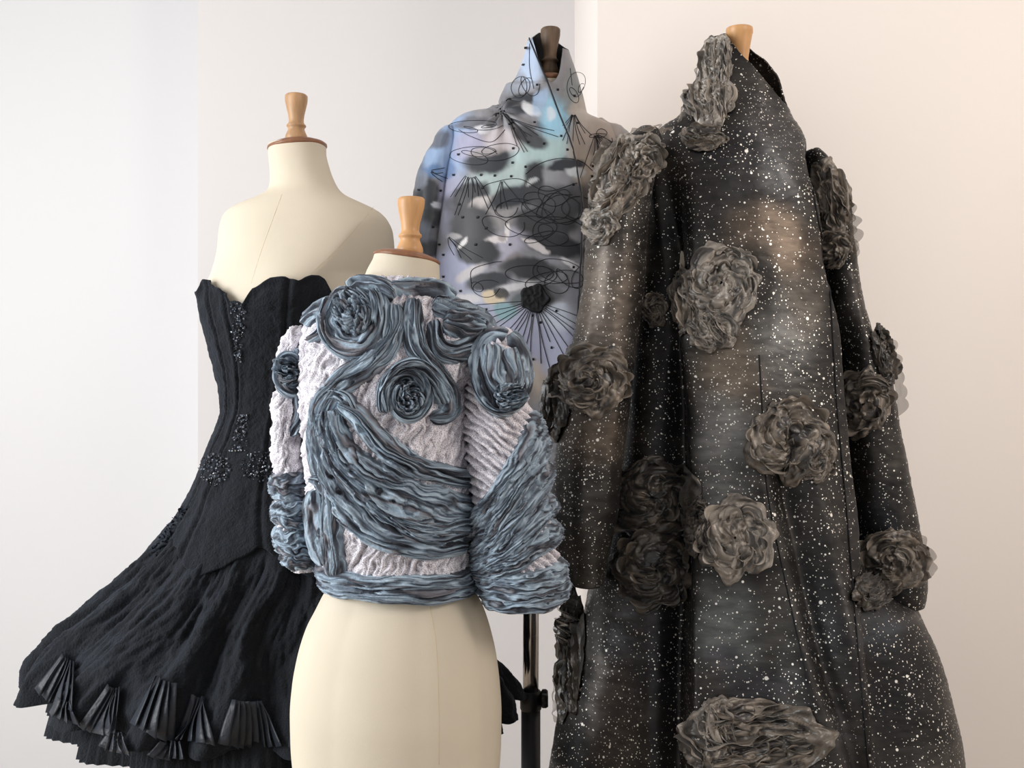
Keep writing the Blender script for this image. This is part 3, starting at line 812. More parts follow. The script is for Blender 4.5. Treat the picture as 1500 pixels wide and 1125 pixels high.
# black appliqué flower
na = 64; an = np.linspace(0, 2 * math.pi, na, endpoint=False)
ro = 21 * (1 + .10 * np.cos(5 * an) + .16 * noise(np.cos(an) * 2.2, np.sin(an) * 2.2, 3.1))
rr = np.linspace(0.02, 1, 14)
PXf = 783 + np.outer(rr, ro * np.cos(an)); PYf = 437 + np.outer(rr, ro * np.sin(an))
L, Nn = SK2.many(PXf, PYf)
hh = 0.004 + 0.003 * ridged(PXf / 9, PYf / 9, 1.0, 2)
P = L + Nn * hh[..., None]; P[-1] = L[-1] - Nn[-1] * 0.001
grid_obj('black_flower_patch', P[::-1], M['lining'], coat, closed=True)


# ================================================================== cropped chiffon jacket
jacket = thing('cropped_jacket', 'cropped white lace jacket swirled with rolled blue-grey chiffon roses, seen from behind', 'jacket', (W(582, 0, D2)[0], D2, CAMZ - (860 - CY) * D2 / F))
J = Loft(D2, [(410, 524, 645, .066), (420, 514, 650, .07), (432, 498, 660, .076), (445, 476, 680, .083), (460, 458, 700, .09), (480, 447, 713, .098), (510, 441, 712, .108), (550, 440, 702, .116), (610, 442, 692, .12), (700, 450, 692, .117), (780, 460, 697, .112), (830, 474, 697, .108), (856, 481, 698, .107)], 2.15)
nv, nu = 380, 460
V, TH = J.grid(411, 850, nv, nu)
WHT = lin((244, 240, 247)); GRY = lin((126, 121, 130))


def lace_skin(V, seed, dirx=0.35):
    px, py = proj(V); N = normals(V, True)
    w = 6 * noise(px / 22, py / 22, seed)
    r1 = ridged((px + w + dirx * py) / 13, (py + w) / 60, seed, 2); r2 = ridged((px + 2 * w + dirx * py * .8) / 5, (py - 1.4 * w) / 20, seed + 3, 2)
    if dirx < 0: r1 = .55 + .45 * np.sin((py - .75 * px + w) / 13 * 2 * math.pi)
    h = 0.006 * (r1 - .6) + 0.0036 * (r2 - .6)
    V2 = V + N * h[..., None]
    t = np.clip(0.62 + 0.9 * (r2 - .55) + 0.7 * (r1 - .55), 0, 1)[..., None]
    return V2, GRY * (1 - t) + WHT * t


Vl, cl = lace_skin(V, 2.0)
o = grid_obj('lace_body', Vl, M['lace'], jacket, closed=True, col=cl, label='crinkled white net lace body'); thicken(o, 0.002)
JS = Surf([(V[::2, ::2], True)])
RS = Loft(D2 - .03, [(482, 716, 744, .03), (490, 708, 752, .045), (505, 700, 760, .058), (540, 688, 769, .068), (580, 680, 774, .072), (620, 678, 784, .074), (660, 681, 795, .076), (720, 690, 802, .077), (780, 699, 811, .077), (830, 703, 822, .076), (858, 706, 826, .074), (880, 716, 818, .07)])
LS = Loft(D2 + .04, [(478, 432, 458, .03), (490, 420, 458, .045), (520, 409, 458, .058), (560, 404, 456, .064), (600, 401, 456, .066), (650, 400, 460, .068), (700, 406, 466, .07), (750, 409, 472, .07), (800, 414, 478, .068), (828, 430, 478, .06)])
SV = {}
for nm, Lf, y0, y1, sd, dx in (('r', RS, 482, 880, 5.0, -1.1), ('l', LS, 478, 828, 8.0, 0.3)):
    Vs, TH = Lf.grid(y0, y1, 240, 150)
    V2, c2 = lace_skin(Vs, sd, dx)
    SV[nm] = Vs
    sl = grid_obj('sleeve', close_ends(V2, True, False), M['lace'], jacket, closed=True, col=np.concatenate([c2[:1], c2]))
    thicken(sl, 0.002)
JR = Surf([(SV['r'][::2, ::2], True)]); JL = Surf([(SV['l'][::2, ::2], True)])

PAL = [lin(c) for c in ((34, 36, 43), (66, 72, 82), (128, 141, 154), (86, 95, 107), (164, 181, 194), (126, 141, 154), (74, 80, 90), (42, 45, 52), (116, 114, 120), (146, 163, 177))]


def palette(t):
    t = np.clip(t, 0, .9999) * (len(PAL) - 1); k = t.astype(int); fr = (t - k)[..., None]
    P = np.array(PAL) * 1.15
    return P[k] * (1 - fr) + P[k + 1] * fr


def band(surf, path, widths, H, Fd, seed, nu=None, nv=76, shade=0.0, name='chiffon_swirl', matl=None, endt=.06, pal=palette, ruff=0.0, par=None, fine=1.0):
    Fd = Fd * (.95 if par is None else 1); H = H * (.85 if par is None else 1)
    """gathered cloth laid on a surface along a path (as seen), its folds running along it"""
    P0 = np.asarray(path, float)
    ln = np.sum(np.linalg.norm(np.diff(P0, axis=0), axis=1)); nu = nu or int(max(30, ln / 2.6))
    w0 = np.interp(np.linspace(0, 1, len(P0)), np.linspace(0, 1, len(widths)), widths)
    Q = resample(np.column_stack([P0, w0]), nu)
    T = np.gradient(Q[:, :2], axis=0); T /= np.maximum(np.linalg.norm(T, axis=1, keepdims=True), 1e-6)
    Nn = np.column_stack([-T[:, 1], T[:, 0]])
    v = np.linspace(-1, 1, nv); s = np.linspace(0, ln / 60.0, nu)
    tt = np.linspace(0, 1, nu); ev = np.sqrt(np.clip(np.minimum(tt, 1 - tt) / endt, 0, 1)); ev = np.sqrt(np.clip(1 - (1 - ev) ** 2, 0, 1))
    edge = 1 + 0.16 * noise(s[:, None] * 1.6, np.sign(v)[None, :] * 3.0, seed)
    wv = v[None, :] * (Q[:, 2] * (.35 + .65 * ev))[:, None] * .5 * edge
    px = Q[:, 0][:, None] + Nn[:, 0][:, None] * wv; py = Q[:, 1][:, None] + Nn[:, 1][:, None] * wv
    L, N = surf.many(px, py)
    L = smooth2(L, 1); N = smooth2(N, 3); N /= np.linalg.norm(N, axis=-1, keepdims=True)
    S, Vv = np.meshgrid(s, v, indexing='ij')
    wr = 0.55 * noise(S * 1.1, Vv * 1.3, seed + 1.7) + 0.22 * noise(S * 3.1, Vv * 2.5, seed + 9)
    ph = Vv * Fd * .55 + wr * Fd * .55 + seed; fq = ph - np.floor(ph); lay = np.floor(ph)
    f1 = 1 - (fq ** .85) * (1 - sstep(.84, 1.0, fq)) * 1.15
    f2 = ridged(Vv * Fd * .8 + wr * 2, S * .8, seed + 4, 2)
    cr = ridged(Vv * 3 + seed, S * 3.4 + wr * 2, seed + 6, 2)
    env = np.sqrt(np.clip(1 - Vv ** 2, 0, 1)) * (ev[:, None] ** .7)
    f3 = ridged(Vv * Fd * 2.2 + wr * 3, S * 1.5 + 3, seed + 8, 2)
    h = H * env * (.40 + .38 * (1 - f1) + .22 * (f2 - .4) * fine + .06 * (cr - .5) + .17 * (f3 - .5) * fine)
    h = h - 0.0025 * (1 - env)
    P = L + N * h[..., None]
    if ruff:
        P = P + N * (ruff * noise(S * 4.5, Vv * 1.0, seed + 2) * np.abs(Vv) ** 2)[..., None]
    t = 0.5 + 0.75 * noise(Vv * Fd * .8 + wr * 2.0 + seed * 3, S * .5, seed + 11) + .3 * noise(S * 1.1, Vv * 1.4, seed + 5) +   .5 * noise(lay * 1.73 + seed, S * .35, seed + 3) + shade * .5
    o = grid_obj(name, P, matl or M['chiffon'], par or jacket, col=pal(t))
    # cloth faces the camera side of its surface
    return o


def spiral(cx, cy, rx, ry, turns, a0, r1=0.12, rot=0.0, n=14, cw=1):
    pts = []
    m = int(turns * n)
    for k in range(m + 1):
        t = k / m; q = lerp(1.0, r1, t ** .85); a = a0 + cw * t * turns * 2 * math.pi
        x, y = rx * q * math.cos(a), ry * q * math.sin(a)
        pts.append((cx + x * math.cos(rot) - y * math.sin(rot), cy + x * math.sin(rot) + y * math.cos(rot)))
    return pts


def ring(loft, yc, A, width, H, Fd, seed, shade=0.0, name='sleeve_wrap', wob=4.0):
    """gathered cloth wound right round a sleeve or the waist; A tips the ring up to the right"""
    nu, nv = 200, 44
    th = np.linspace(0, 2 * math.pi, nu, endpoint=False)[:, None]; v = np.linspace(-1, 1, nv)[None, :]
    c, s_ = np.cos(th), np.sin(th)
    wv = width * .5 * (1 + .22 * noise(c * 1.6, s_ * 1.6, seed))
    py = yc - A * c + wob * noise(c * 1.7, s_ * 1.7, seed + 2) + v * wv
    py = np.clip(py, loft.R[0, 0] + 1, loft.R[-1, 0] + 14)
    P = loft.ev(py, th + 0 * v)
    O = np.stack([c + 0 * v, s_ + 0 * v, 0 * c * v], -1)
    wr = .5 * noise(c * 2.2, s_ * 2.2, v * 1.2 + seed) + .2 * noise(c * 6, s_ * 6, v * 2 + seed)
    ph = v * Fd * .55 + wr * Fd * .7 + seed; fq = ph - np.floor(ph); lay = np.floor(ph)
    f1 = (fq ** .85) * (1 - sstep(.84, 1.0, fq)) * 1.15
    f3 = ridged(c * 3 + v * Fd * 2, s_ * 3 + wr * 2, v * Fd * 1.5 + seed, 2)
    env = np.sqrt(np.clip(1 - v ** 2, 0, 1))
    h = H * env * (.36 + .42 * f1 + .22 * (f3 - .45)) - .0025 * (1 - env)
    P = P + O * h[..., None]
    t = .5 + .6 * noise(v * Fd * .8 + wr * 2 + seed * 3, c * 1.3, s_ * 1.3 + seed) + .5 * noise(lay * 1.73 + seed, c * .8, s_ * .8) + shade * .5
    P = np.swapaxes(P, 0, 1); t = np.swapaxes(t, 0, 1)
    return grid_obj(name, P, M['chiffon'], jacket, closed=True, col=palette(t))


# base sweeps first, the ones lying over them after
B = band
B(JS, [(470, 606), (468, 650), (480, 700), (510, 748), (560, 786), (620, 802), (680, 800)], [30, 34, 40, 44, 40, 36, 26], .020, 4, 1.1, shade=.04)
B(JS, [(486, 600), (492, 640), (520, 688), (570, 726), (630, 752), (694, 764)], [34, 44, 60, 74, 84, 76], .027, 7, 2.3)
B(JS, [(500, 590), (528, 612), (560, 650), (604, 682), (650, 694), (692, 704)], [26, 34, 38, 36, 32, 30], .024, 4, 3.7, shade=.02)
B(JS, [(540, 730), (580, 762), (630, 770), (690, 752)], [26, 44, 52, 44], .022, 5, 4.4, shade=-.12)
B(JS, [(572, 752), (600, 778), (640, 784), (676, 778)], [14, 26, 30, 20], .026, 3, 14.4, shade=-.1)
B(JS, [(578, 448), (576, 490), (548, 528), (504, 560), (476, 592), (468, 640)], [26, 34, 42, 40, 38, 34], .022, 5, 5.2, shade=.10)
B(JS, [(480, 640), (474, 600), (488, 578), (508, 584), (520, 606)], [18, 22, 24, 24, 20], .022, 3, 6.1, shade=.12)
B(JS, spiral(517, 470, 44, 52, 1.3, -1.0, .45, .15), [34, 38, 38, 34, 28, 22], .026, 4, 7.4, shade=.06, endt=.03)
B(JS, [(604, 440), (604, 480), (612, 512), (636, 545), (656, 580), (652, 606), (630, 612)], [28, 34, 34, 34, 34, 28, 20], .022, 4, 8.6, shade=.08)
B(JS, [(560, 578), (580, 545), (612, 536), (636, 560), (648, 592)], [18, 22, 26, 28, 22], .026, 3, 9.9, shade=.06)
B(JS, [(632, 446), (668, 456), (712, 476), (700, 500), (664, 516), (640, 506), (634, 470)], [24, 36, 30, 34, 34, 30, 22], .022, 4, 10.3, shade=-.06)
B(JS, [(648, 470), (676, 476), (700, 480)], [34, 42, 26], .026, 4, 10.8, shade=.02)
B(JS, spiral(596, 582, 33, 44, 1.25, 2.6, .45), [28, 30, 28, 24, 18], .027, 4, 11.2, shade=.0, endt=.03)
B(JS, [(458, 700), (474, 706), (486, 726), (488, 776), (494, 842)], [16, 26, 30, 32, 30], .019, 4, 5.9, shade=.1, endt=.12)
B(JS, [(462, 716), (460, 756), (468, 800), (480, 828)], [14, 22, 24, 14], .02, 3, 33.3, shade=.05, endt=.3)
B(JS, [(446, 476), (466, 458), (492, 444)], [18, 24, 20], .018, 3, 13.3, shade=-.1)
B(JS, [(452, 500), (470, 490), (480, 470)], [10, 12, 12], .014, 2, 13.6)
# collar roll
B(JS, [(514, 430), (530, 420), (560, 422), (580, 436)], [22, 26, 28, 24], .024, 3, 15.1, shade=.1, name='collar_roll')
B(JS, [(572, 424), (606, 420), (640, 426), (664, 444)], [18, 26, 26, 18], .022, 3, 16.4, shade=-.02, name='collar_roll')
# hem roll
for k, (yy, sh) in enumerate(((834, .1), (850, -.08))):
    ring(J, yy, -2, 26, .016, 3, 17.2 + k * 2.3, sh, 'hem_roll')
# right sleeve: dark oval rose, wrapped cloth, cuff
B(JR, spiral(733, 548, 34, 60, 1.0, -1.2, .94, -.06), [12, 12, 12], .020, 1, 20.1, shade=-.36, endt=.01)
B(JR, [(722, 505), (722, 550), (738, 596)], [34, 48, 34], .016, 4, 20.8, shade=-.08)
B(JR, [(744, 510), (752, 550), (744, 590)], [26, 32, 26], .018, 3, 21.4, shade=-.14)
for k, (yc, A, w, sh) in enumerate(((698, 74, 50, .08), (728, 80, 46, -.06), (756, 64, 44, .05), (784, 48, 40, -.02), (806, 30, 34, .1))):
    ring(RS, yc, A, w, .020, 5, 22.3 + k * 1.7, sh)
for k, (yy, sh) in enumerate(((832, .08), (846, .0), (860, .14), (874, -.02))):
    ring(RS, yy, 3, 22, .015, 2, 31.2 + k * 1.9, sh, 'cuff_roll', 5)
# left sleeve
B(JL, spiral(424, 546, 17, 38, 1.6, -1.2, .5), [14, 16, 14, 10], .016, 2, 41.0, shade=.0)
B(JL, [(432, 520), (436, 560), (436, 610), (428, 640)], [14, 18, 18, 10], .014, 3, 41.6, shade=.12)
for k, yy in enumerate((700, 718, 736, 756, 776, 796, 814)):
    ring(LS, yy, 6 * (-1) ** k, 27, .013, 2, 42.7 + k * 1.3, .08 * (-1) ** k, 'sleeve_wrap', 6)
# dots flocked on the net


# ================================================================== dark spattered coat
dark = thing('evening_coat', 'long dark taffeta coat spattered with white specks and covered in crushed organza roses', 'coat', (W(1110, 0, D4)[0], D4, 0.12))
K4 = Loft(D4, [(40, 1044, 1112, .05), (65, 1035, 1122, .056), (85, 1028, 1133, .06), (110, 1022, 1141, .064), (140, 1012, 1147, .07), (165, 1000, 1153, .075), (178, 988, 1158, .079), (190, 966, 1166, .085), (205, 950, 1174, .092), (230, 942, 1182, .102), (280, 938, 1196, .118),
               (350, 934, 1212, .135), (450, 926, 1226, .15), (560, 916, 1240, .162), (700, 900, 1250, .185), (800, 882, 1262, .205), (850, 868, 1298, .216), (872, 862, 1334, .222), (900, 856, 1352, .228), (950, 844, 1368, .24), (1020, 830, 1380, .256), (1060, 822, 1390, .265), (1125, 812, 1406, .28), (1300, 780, 1446, .31), (1590, 740, 1490, .34)], 2.2)
nv, nu = 520, 520
th = np.linspace(0, 2 * math.pi, nu, endpoint=False); sn = np.sin(th)
xt = K4.topx(np.full(nu, 95.0), th)
xt = CX + (xt - CX) * D4 / (D4 + .056 * sn)
fr_t = np.interp(xt, [1020, 1046, 1062, 1076, 1096, 1116, 1134, 1148], [58, 52, 54, 66, 94, 128, 156, 178])
bk_t = np.interp(xt, [1026, 1060, 1085, 1105, 1125, 1136], [56, 51, 54, 64, 86, 112])
bl = sstep(-0.2, 0.1, sn); yt = fr_t * (1 - bl) + bk_t * bl
yt = CY - (CY - yt) * (D4 + .056 * sn) / D4
q = np.linspace(0, 1, nv)[:, None] ** 1.25
th2 = np.repeat(th[None, :], nv, 0)
V = K4.ev(yt[None, :] * (1 - q) + 1590 * q, th2)
PXk, PYk = proj(V); fm = sstep(0.15, -0.15, np.sin(th2)); N = normals(V, True)
I = lambda xs, ys: np.interp(PYk, xs, ys)
sA = I([180, 350, 500, 600, 750, 1000, 1125, 1600], [1010, 1004, 998, 1008, 1014, 1015, 1016, 1020])      # overlapping front's left edge
sB = I([160, 235, 400, 600, 750, 900, 1125, 1600], [1168, 1182, 1212, 1226, 1240, 1252, 1272, 1310])       # front panel's right edge
sC = I([300, 450, 700, 850, 1000, 1060, 1125, 1600], [1110, 1112, 1120, 1150, 1184, 1205, 1225, 1330])      # long fold
ds = 0.020 * sstep(-3, 5, PXk - sA) * sstep(380, 520, PYk) * (1 - sstep(-3, 3, PXk - sB))
ds -= 0.018 * sstep(-2, 3, PXk - sB) * sstep(200, 260, PYk)
ds -= 0.055 * np.exp(-((PXk - sA + 30) / 24) ** 2) * sstep(210, 420, PYk)
ds -= 0.022 * np.exp(-((PXk - sC - 22) / 16) ** 2) * sstep(560, 760, PYk)
ds += 0.012 * np.exp(-((PXk - sC - 62) / 16) ** 2) * sstep(560, 800, PYk)
ds += 0.012 * np.exp(-((PXk - sC + 12) / 26) ** 2) * sstep(480, 760, PYk)
ds += 0.010 * np.exp(-((PXk - 960) / 9) ** 2) * sstep(200, 300, PYk) * (1 - sstep(520, 700, PYk))
ds += 0.016 * np.cos((PXk - 812) / 31) * sstep(820, 1050, PYk)
ds *= fm
ds += 0.02 * np.cos(th2 * 9) * sstep(700, 1300, PYk) * (1 - fm)
ds += 0.004 * noise(PXk / 55, PYk / 110, 2.0) + 0.0012 * ridged(PXk / 30, PYk / 9, 6.0, 2)
# satin sag across the collar
ds += 0.006 * np.exp(-((PXk - 1075 - (PYk - 150) * .75) / 22) ** 2) * sstep(120, 180, PYk) * (1 - sstep(300, 420, PYk)) * fm
V = V + N * ds[..., None]
DYE_SHADE = [  # galaxy dye, plus painted shade between sleeve and front: x, y, rx, ry, colour, strength
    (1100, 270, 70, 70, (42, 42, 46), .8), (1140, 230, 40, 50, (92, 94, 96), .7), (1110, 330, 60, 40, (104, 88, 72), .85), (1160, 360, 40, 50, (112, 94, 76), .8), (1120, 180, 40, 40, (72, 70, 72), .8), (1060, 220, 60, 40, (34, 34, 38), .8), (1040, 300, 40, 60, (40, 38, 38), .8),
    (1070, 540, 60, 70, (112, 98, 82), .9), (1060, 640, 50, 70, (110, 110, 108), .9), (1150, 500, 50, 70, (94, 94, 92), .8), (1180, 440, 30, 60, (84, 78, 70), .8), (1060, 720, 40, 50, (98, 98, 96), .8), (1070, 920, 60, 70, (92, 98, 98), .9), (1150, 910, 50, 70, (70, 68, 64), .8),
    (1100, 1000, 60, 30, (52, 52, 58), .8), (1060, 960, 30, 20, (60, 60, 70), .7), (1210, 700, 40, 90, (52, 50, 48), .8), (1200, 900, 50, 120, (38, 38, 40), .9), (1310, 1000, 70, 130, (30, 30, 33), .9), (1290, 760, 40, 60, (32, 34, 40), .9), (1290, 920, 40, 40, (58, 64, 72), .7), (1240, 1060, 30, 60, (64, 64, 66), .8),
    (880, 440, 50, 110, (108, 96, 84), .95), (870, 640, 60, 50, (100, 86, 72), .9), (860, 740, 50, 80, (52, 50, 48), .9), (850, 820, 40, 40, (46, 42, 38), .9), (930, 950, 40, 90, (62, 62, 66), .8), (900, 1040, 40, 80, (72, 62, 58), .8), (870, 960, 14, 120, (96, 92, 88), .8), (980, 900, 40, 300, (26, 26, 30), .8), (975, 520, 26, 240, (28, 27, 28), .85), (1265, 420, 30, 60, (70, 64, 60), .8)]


def dye(px, py, seed=0.0):  # cloth colour with the sleeve gap's shade painted in
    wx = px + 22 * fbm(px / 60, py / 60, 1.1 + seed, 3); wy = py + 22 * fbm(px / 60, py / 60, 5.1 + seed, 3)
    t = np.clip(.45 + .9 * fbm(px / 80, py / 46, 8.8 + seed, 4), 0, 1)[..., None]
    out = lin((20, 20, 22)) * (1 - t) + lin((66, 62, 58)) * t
    for x, y, rx, ry, c, st in DYE_SHADE:
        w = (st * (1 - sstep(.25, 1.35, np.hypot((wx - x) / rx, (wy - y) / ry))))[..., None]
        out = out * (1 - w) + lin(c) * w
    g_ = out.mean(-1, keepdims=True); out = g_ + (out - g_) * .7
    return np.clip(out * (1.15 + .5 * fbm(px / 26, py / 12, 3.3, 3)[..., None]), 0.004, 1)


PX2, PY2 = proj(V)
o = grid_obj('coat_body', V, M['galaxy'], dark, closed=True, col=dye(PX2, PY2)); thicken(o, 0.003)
KD = V
RS4 = Loft(D4 + .03, [(226, 1172, 1196, .04), (240, 1172, 1210, .055), (262, 1176, 1224, .065), (300, 1184, 1238, .07), (360, 1194, 1246, .072), (450, 1206, 1258, .074), (500, 1214, 1276, .076), (540, 1220, 1294, .078), (600, 1226, 1308, .08), (640, 1229, 1313, .082), (700, 1234, 1325, .084), (760, 1240, 1337, .086), (850, 1248, 1350, .088), (880, 1258, 1346, .08)])
LS4 = Loft(D4 - .10, [(192, 930, 968, .035), (205, 912, 972, .05), (225, 898, 968, .06), (255, 882, 960, .066), (300, 868, 953, .07), (350, 860, 948, .072), (430, 849, 941, .074), (520, 835, 931, .075), (600, 822, 922, .076), (690, 811, 912, .076), (760, 808, 902, .074), (820, 816, 892, .07), (850, 824, 884, .066)])
DS = {}
for nm, Lf, y0, y1, sd in (('r', RS4, 226, 880, 3.0), ('l', LS4, 192, 850, 7.0)):
    Vs, TH = Lf.grid(y0, y1, 240, 130); N = normals(Vs, True); px, py = proj(Vs)
    Vs = Vs + N * (0.006 * noise(px / 34, py / 120, sd) + 0.0014 * ridged(px / 24, py / 14, sd, 2))[..., None]
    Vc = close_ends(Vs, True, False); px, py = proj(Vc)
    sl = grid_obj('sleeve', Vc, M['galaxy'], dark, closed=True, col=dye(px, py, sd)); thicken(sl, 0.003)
    DS[nm] = Vs
SD = Surf([(KD[::2, ::2], True), (DS['r'][::2, ::2], True), (DS['l'][::2, ::2], True)])
SR_, SL_, SB_ = Surf([(DS['r'][::2, ::2], True)]), Surf([(DS['l'][::2, ::2], True)]), Surf([(KD[::2, ::2], True)])
# stitched edge lines of the front
for pts, r in (([(1184, 240), (1198, 320), (1213, 400), (1220, 500), (1226, 600), (1240, 750), (1252, 900), (1272, 1124)], .0013), ([(999, 510), (1008, 600), (1014, 750), (1015, 1000)], .0013), ([(1112, 520), (1118, 620), (1124, 720), (1150, 850), (1184, 1000)], .0011)):
    qq = resample(pts, 90)
    tube('edge_stitching', [np.array(l) + np.array(n) * .0008 for l, n in (SD.hit(a, b) for a, b in qq)], r, M['lining'], dark, 6)

OPAL = [np.array([lin(c) for c in p]) for p in (
    ((36, 34, 33), (70, 66, 62), (124, 118, 110), (88, 80, 72), (158, 150, 140), (74, 69, 66), (44, 42, 42)),      # mid
    ((16, 16, 17), (34, 32, 30), (62, 56, 50), (40, 37, 34), (88, 80, 70), (30, 29, 28), (18, 18, 19)),          # deep
    ((58, 54, 51), (98, 92, 86), (150, 143, 135), (112, 103, 94), (184, 176, 166), (104, 98, 92), (76, 72, 68)))]  # pale


def opal(k):
    def f(t):
        P = OPAL[k] * np.array([[.80, .76, .71], [.80, .76, .71], [.88, .87, .85]][k]); t = np.clip(t, 0, .9999) * (len(P) - 1); i = t.astype(int); fr = (t - i)[..., None]
        return P[i] * (1 - fr) + P[i + 1] * fr
    return f


def rosette(cx, cy, rx, ry, seed, tone=0, rot=0.0, npet=11, H=0.020, surf=None, label=None, flow=None, root=None, matl=None, palf=None, pname='rosette'):
    surf = surf or SD; root = root or dark; matl = matl or M['organza']; palf = palf or opal(tone); rnd = random.Random(int(seed * 10)); nr, na = 34, 120
    an = np.linspace(0, 2 * math.pi, na, endpoint=False); r = np.linspace(0.03, 1, nr)[:, None]
    out = 1 + .24 * noise(np.cos(an) * 2, np.sin(an) * 2, seed) + .08 * noise(np.cos(an) * 6, np.sin(an) * 6, seed + 3)
    x = r * out * np.cos(an); y = r * out * np.sin(an)
    ca, sa = math.cos(rot), math.sin(rot)
    px = cx + rx * x * ca - ry * y * sa; py = cy + rx * x * sa + ry * y * ca
    L, N = surf.many(px, py); N = smooth2(N, 3); N /= np.linalg.norm(N, axis=-1, keepdims=True)
    sw = 1.6 * (1 - r); xs = x * np.cos(sw) - y * np.sin(sw); ys = x * np.sin(sw) + y * np.cos(sw)
    wx = .35 * noise(xs * 2, ys * 2, seed + 2); wy = .35 * noise(xs * 2, ys * 2, seed + 6)
    cr = ridged((xs + wx) * 2.2, (ys + wy) * 2.2, seed, 3); c2 = ridged((xs + wy) * 4.5, (ys + wx) * 4.5, seed + 1, 1)
    dome = np.sqrt(np.clip(1 - r ** 2, 0, 1))
    h = H * (.45 * dome + 1.0 * (cr - .45) * (.35 + dome) + .3 * (c2 - .5)) + .004
    h[-1] = 0.0035 + 0.006 * np.maximum(0, noise(np.cos(an) * 7, np.sin(an) * 7, seed))
    base = grid_obj(pname, (L + N * h[..., None])[::-1], matl, root, closed=True, label=label,
                    col=palf(.5 + .7 * noise(xs * 2.4 + wx, ys * 2.4, seed + 5) + .25 * noise(xs * 7, ys * 7, seed))[::-1])
    for k in range(npet):
        if flow is None:
            qd = rnd.uniform(.12, .78); a = k / npet * 4 * math.pi + rnd.uniform(-.4, .4); da = rnd.uniform(.7, 1.3) * (1.1 if qd > .4 else 1.8)
            pts = []
            for t in (-.5, -.2, .1, .4):
                aa = a + da * t; qq = qd * (1 + .25 * t)
                X, Y = rx * qq * math.cos(aa), ry * qq * math.sin(aa)
                pts.append((cx + X * ca - Y * sa, cy + X * sa + Y * ca))
        else:
            fx, fy = flow; off = (k + .5) / npet * 2 - 1; ln = math.sqrt(max(.05, 1 - off * off)) * rnd.uniform(.6, .95); sh = rnd.uniform(-.25, .25); bw = rnd.uniform(-.25, .25)
            pts = []
            for t in (-1, -.4, .3, 1):
                u = t * ln * .8 + sh; w = off * .85 + bw * (1 - t * t)
                pts.append((cx + rx * (u * fx - w * fy), cy + ry * (u * fy + w * fx)))
        w = min(rx, ry) * rnd.uniform(.42, .72)
        band(surf, pts, [w * .5, w, w * 1.1, w * .45], H * rnd.uniform(.9, 1.35) + .006, rnd.choice((1, 1, 2)), seed + k * 1.37, nv=30, fine=.35, shade=rnd.uniform(-.3, .3), name='petal', matl=matl, endt=.18, pal=palf, ruff=.010, par=base)
    return base



def frill(surf, path, amp, wave, hgt, seed, pal, par, matl, lean=0.0, name='frill', lift=.006):
    """a free-standing ruffled strip, its foot along the path and its top edge meandering"""
    P0 = np.asarray(path, float); ln = np.sum(np.linalg.norm(np.diff(P0, axis=0), axis=1)); n = int(max(24, ln / wave * 12))
    Q = resample(P0, n); T = np.gradient(Q, axis=0); T /= np.maximum(np.linalg.norm(T, axis=1, keepdims=True), 1e-6)
    Nn = np.column_stack([-T[:, 1], T[:, 0]]); t = np.linspace(0, ln / wave, n); v = np.linspace(0, 1, 7)
    m = np.sin(2 * math.pi * (t + .35 * noise(t * .6, seed, 1.0))) * (.7 + .5 * noise(t * .8, seed, 4.0)) + .5 * noise(t * 2.1, seed, 8.0)
    m2 = np.cos(2 * math.pi * (t + .35 * noise(t * .6, seed, 1.0))) * .35
    px = Q[:, 0][:, None] + Nn[:, 0][:, None] * (m[:, None] * amp * v ** 1.3 + lean * v) + T[:, 0][:, None] * m2[:, None] * amp * v
    py = Q[:, 1][:, None] + Nn[:, 1][:, None] * (m[:, None] * amp * v ** 1.3 + lean * v) + T[:, 1][:, None] * m2[:, None] * amp * v
    L0, N0 = surf.many(Q[:, 0][:, None], Q[:, 1][:, None])
    N0 = smooth2(np.repeat(N0, 2, 1), 3)[:, :1]; N0 /= np.linalg.norm(N0, axis=-1, keepdims=True)
    y0 = L0[..., 1]
    # sideways travel is taken in the plane of the cloth
    P = np.stack([(px - CX) * y0 / F, np.repeat(y0, 7, 1), CAMZ - (py - CY) * y0 / F], -1)
    te = np.sqrt(np.clip(np.minimum(np.linspace(0, 1, n), 1 - np.linspace(0, 1, n)) / .12, 0, 1))[:, None]
    hh = (lift + hgt * np.sin(v * 1.7)[None, :] * (.75 + .5 * noise(t * .9, seed, 12.0))[:, None]) * te
    P = P + N0 * hh[..., None]
    c = pal(.45 + .5 * noise(t[:, None] * .8, v[None, :] * 1.5, seed) + .12 * v[None, :])
    return grid_obj(name, P, matl, par, col=c)


def frills(base, cx, cy, rx, ry, seed, tone, n, hgt=.016, flow=None, rot=0.0, surf=None):
    rnd = random.Random(int(seed * 31)); sz = min(rx, ry); ca, sa = math.cos(rot), math.sin(rot)
    for k in range(n):
        if flow is None:
            qd = math.sqrt((k + .6) / n) * .92; a = k * 2.4 + rnd.uniform(-.3, .3); da = rnd.uniform(1.0, 1.9)
            pts = [(rx * qd * (1 + .1 * u) * math.cos(a + da * u), ry * qd * (1 + .1 * u) * math.sin(a + da * u)) for u in (-.5, -.17, .17, .5)]
        else:
            fx, fy = flow; off = ((k + .5) / n * 2 - 1) * .85; ln = math.sqrt(1 - off * off) * .85; bw = rnd.uniform(-.2, .2)
            pts = [(rx * (u * ln * fx - (off + bw * (1 - u * u)) * fy), ry * (u * ln * fy + (off + bw * (1 - u * u)) * fx)) for u in (-1, -.33, .33, 1)]
        pts = [(cx + x * ca - y * sa, cy + x * sa + y * ca) for x, y in pts]
        fw = .65 if flow else 1.0
        frill(surf or SD, pts, sz * rnd.uniform(.10, .17) * fw, sz * rnd.uniform(.42, .7) / fw, hgt * rnd.uniform(.8, 1.3), seed + k * .77, opal(tone), base, M['organza'], lean=rnd.uniform(-4, 4), lift=.007)


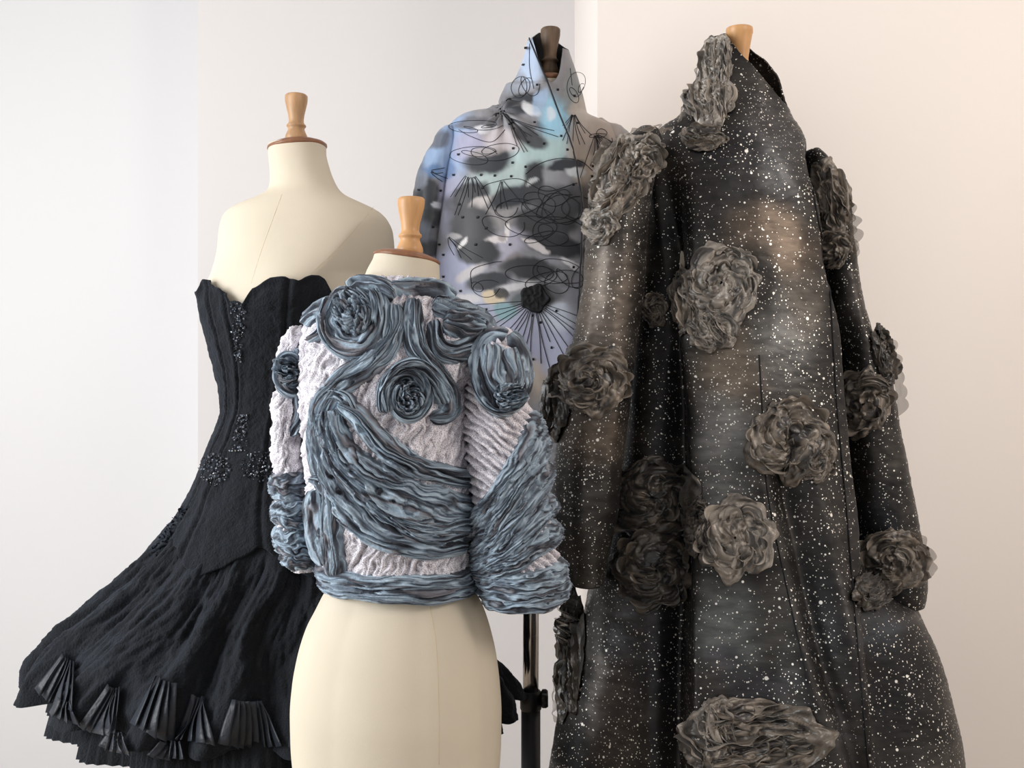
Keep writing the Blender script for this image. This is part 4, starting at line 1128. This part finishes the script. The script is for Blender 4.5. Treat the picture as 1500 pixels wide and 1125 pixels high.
for cx_, cy_, rx_, ry_, sd_ in ((520, 463, 27, 31, 51.3), (597, 585, 20, 27, 52.6), (741, 582, 17, 20, 53.9), (420, 545, 9, 20, 54.2)):
    sf_ = JS if 470 < cx_ < 660 else (JR if cx_ > 660 else JL)
    rosette(cx_, cy_, rx_, ry_, sd_, 0, 0, 6, .026, surf=sf_, root=jacket, matl=M['chiffon'], palf=palette, pname='chiffon_rose')


_ros = rosette
def rosette(cx, cy, rx, ry, seed, tone=0, rot=0.0, npet=11, H=0.020, flow=None, label=None):
    surf = SR_ if cx > 1205 and cy < 860 else (SL_ if cx < 945 and cy < 700 else SB_)
    b = _ros(cx, cy, rx, ry, seed, tone, rot, max(3, int(npet * .6)), H * .55, flow=flow, label=label, surf=surf)
    frills(b, cx, cy, rx, ry, seed, tone, max(4, int(npet * .9)), H * .55, flow, rot, surf)
    return b


rosette(1052, 96, 22, 46, 1.1, 2, .15, 6, .020, flow=(.25, .97), label='silvery ruffle on the collar')
rosette(1040, 152, 34, 40, 2.2, 2, .3, 8, .022, flow=(.3, .95))
rosette(1030, 202, 34, 19, 3.4, 0, .0, 5, .016, flow=(1, .1))
rosette(905, 262, 36, 64, 4.1, 0, .35, 9, .024, flow=(-.35, .94), label='gathered rose over the sleeve head')
rosette(935, 236, 28, 40, 5.2, 2, .2, 7, .024)
rosette(882, 330, 26, 28, 6.6, 2, .2, 5, .02)
rosette(1056, 418, 58, 60, 7.3, 2, .0, 13, .024, label='large pale grey rose on the chest')
rosette(1046, 484, 38, 32, 8.4, 2, .0, 6, .02, flow=(.5, .85))
rosette(1004, 440, 24, 50, 8.9, 0, .0, 6, .02, flow=(.1, 1))
rosette(960, 454, 18, 26, 9.1, 0, .0, 4, .016)
rosette(868, 556, 54, 54, 10.7, 0, .0, 12, .022, label='brown-grey rose on the left forearm')
rosette(812, 590, 24, 56, 11.3, 1, .1, 7, .022, flow=(.05, 1))
rosette(1152, 644, 60, 62, 12.4, 0, .0, 13, .026, label='deeply gathered rose at the hip')
rosette(1196, 668, 24, 40, 12.9, 0, .0, 5, .02)
rosette(956, 730, 60, 64, 13.6, 1, .0, 12, .03, label='near-black rose in the front fold')
rosette(958, 836, 58, 60, 14.8, 1, .0, 11, .03)
rosette(1076, 788, 56, 62, 15.5, 2, .0, 12, .022, label='pale organza rose in mid skirt')
rosette(1024, 770, 18, 44, 15.9, 1, .0, 5, .02)
rosette(1268, 590, 40, 50, 16.3, 0, .0, 9, .024, label='dark rose on the right sleeve')
rosette(1292, 520, 14, 46, 16.9, 1, -.25, 4, .018, flow=(.25, .97))
rosette(1306, 822, 48, 50, 17.2, 0, -.2, 10, .026, label='dark rose at the right cuff')
rosette(1276, 866, 30, 30, 17.9, 1, .0, 6, .022)
rosette(1216, 292, 26, 56, 18.5, 0, -.2, 8, .024, flow=(.25, .97))
rosette(1222, 362, 24, 32, 19.4, 0, .0, 6, .022)
rosette(1108, 1080, 104, 58, 20.6, 0, .0, 13, .034, flow=(.97, -.22), label='wide ruffled rose near the hem')
rosette(1042, 1080, 38, 60, 21.2, 2, .0, 7, .03, flow=(.5, .85))
rosette(838, 955, 20, 100, 22.5, 1, .03, 7, .024, flow=(.05, 1), label='gathered black tulle along the side')

# sheer gathered edges standing off the silhouette
for pts, amp, sd in (([(1188, 240), (1212, 262), (1232, 296), (1243, 340), (1244, 384)], 6, 1.2), ([(1196, 250), (1222, 284), (1238, 330), (1240, 372)], 7, 2.6), ([(1040, 60), (1028, 96), (1022, 130), (1006, 160), (992, 180)], 5, 3.3), ([(985, 186), (950, 190), (918, 206), (894, 244), (874, 296), (862, 346)], 6, 4.8), ([(826, 862), (818, 910), (822, 950), (816, 1004), (812, 1058)], 6, 5.5),
                     ([(830, 516), (812, 560), (802, 610), (800, 650)], 6, 6.1), ([(1280, 496), (1296, 530), (1306, 570), (1311, 612)], 5, 7.4), ([(1330, 780), (1348, 812), (1352, 850)], 5, 8.2)):
    mx_ = sum(p[0] for p in pts) / len(pts)
    frill(SR_ if mx_ > 1190 else (SL_ if mx_ < 945 and pts[0][1] < 800 else SB_), pts, amp, 22, .012, sd, opal(0), dark, M['sheer'], lean=-7, name='sheer_ruffle')
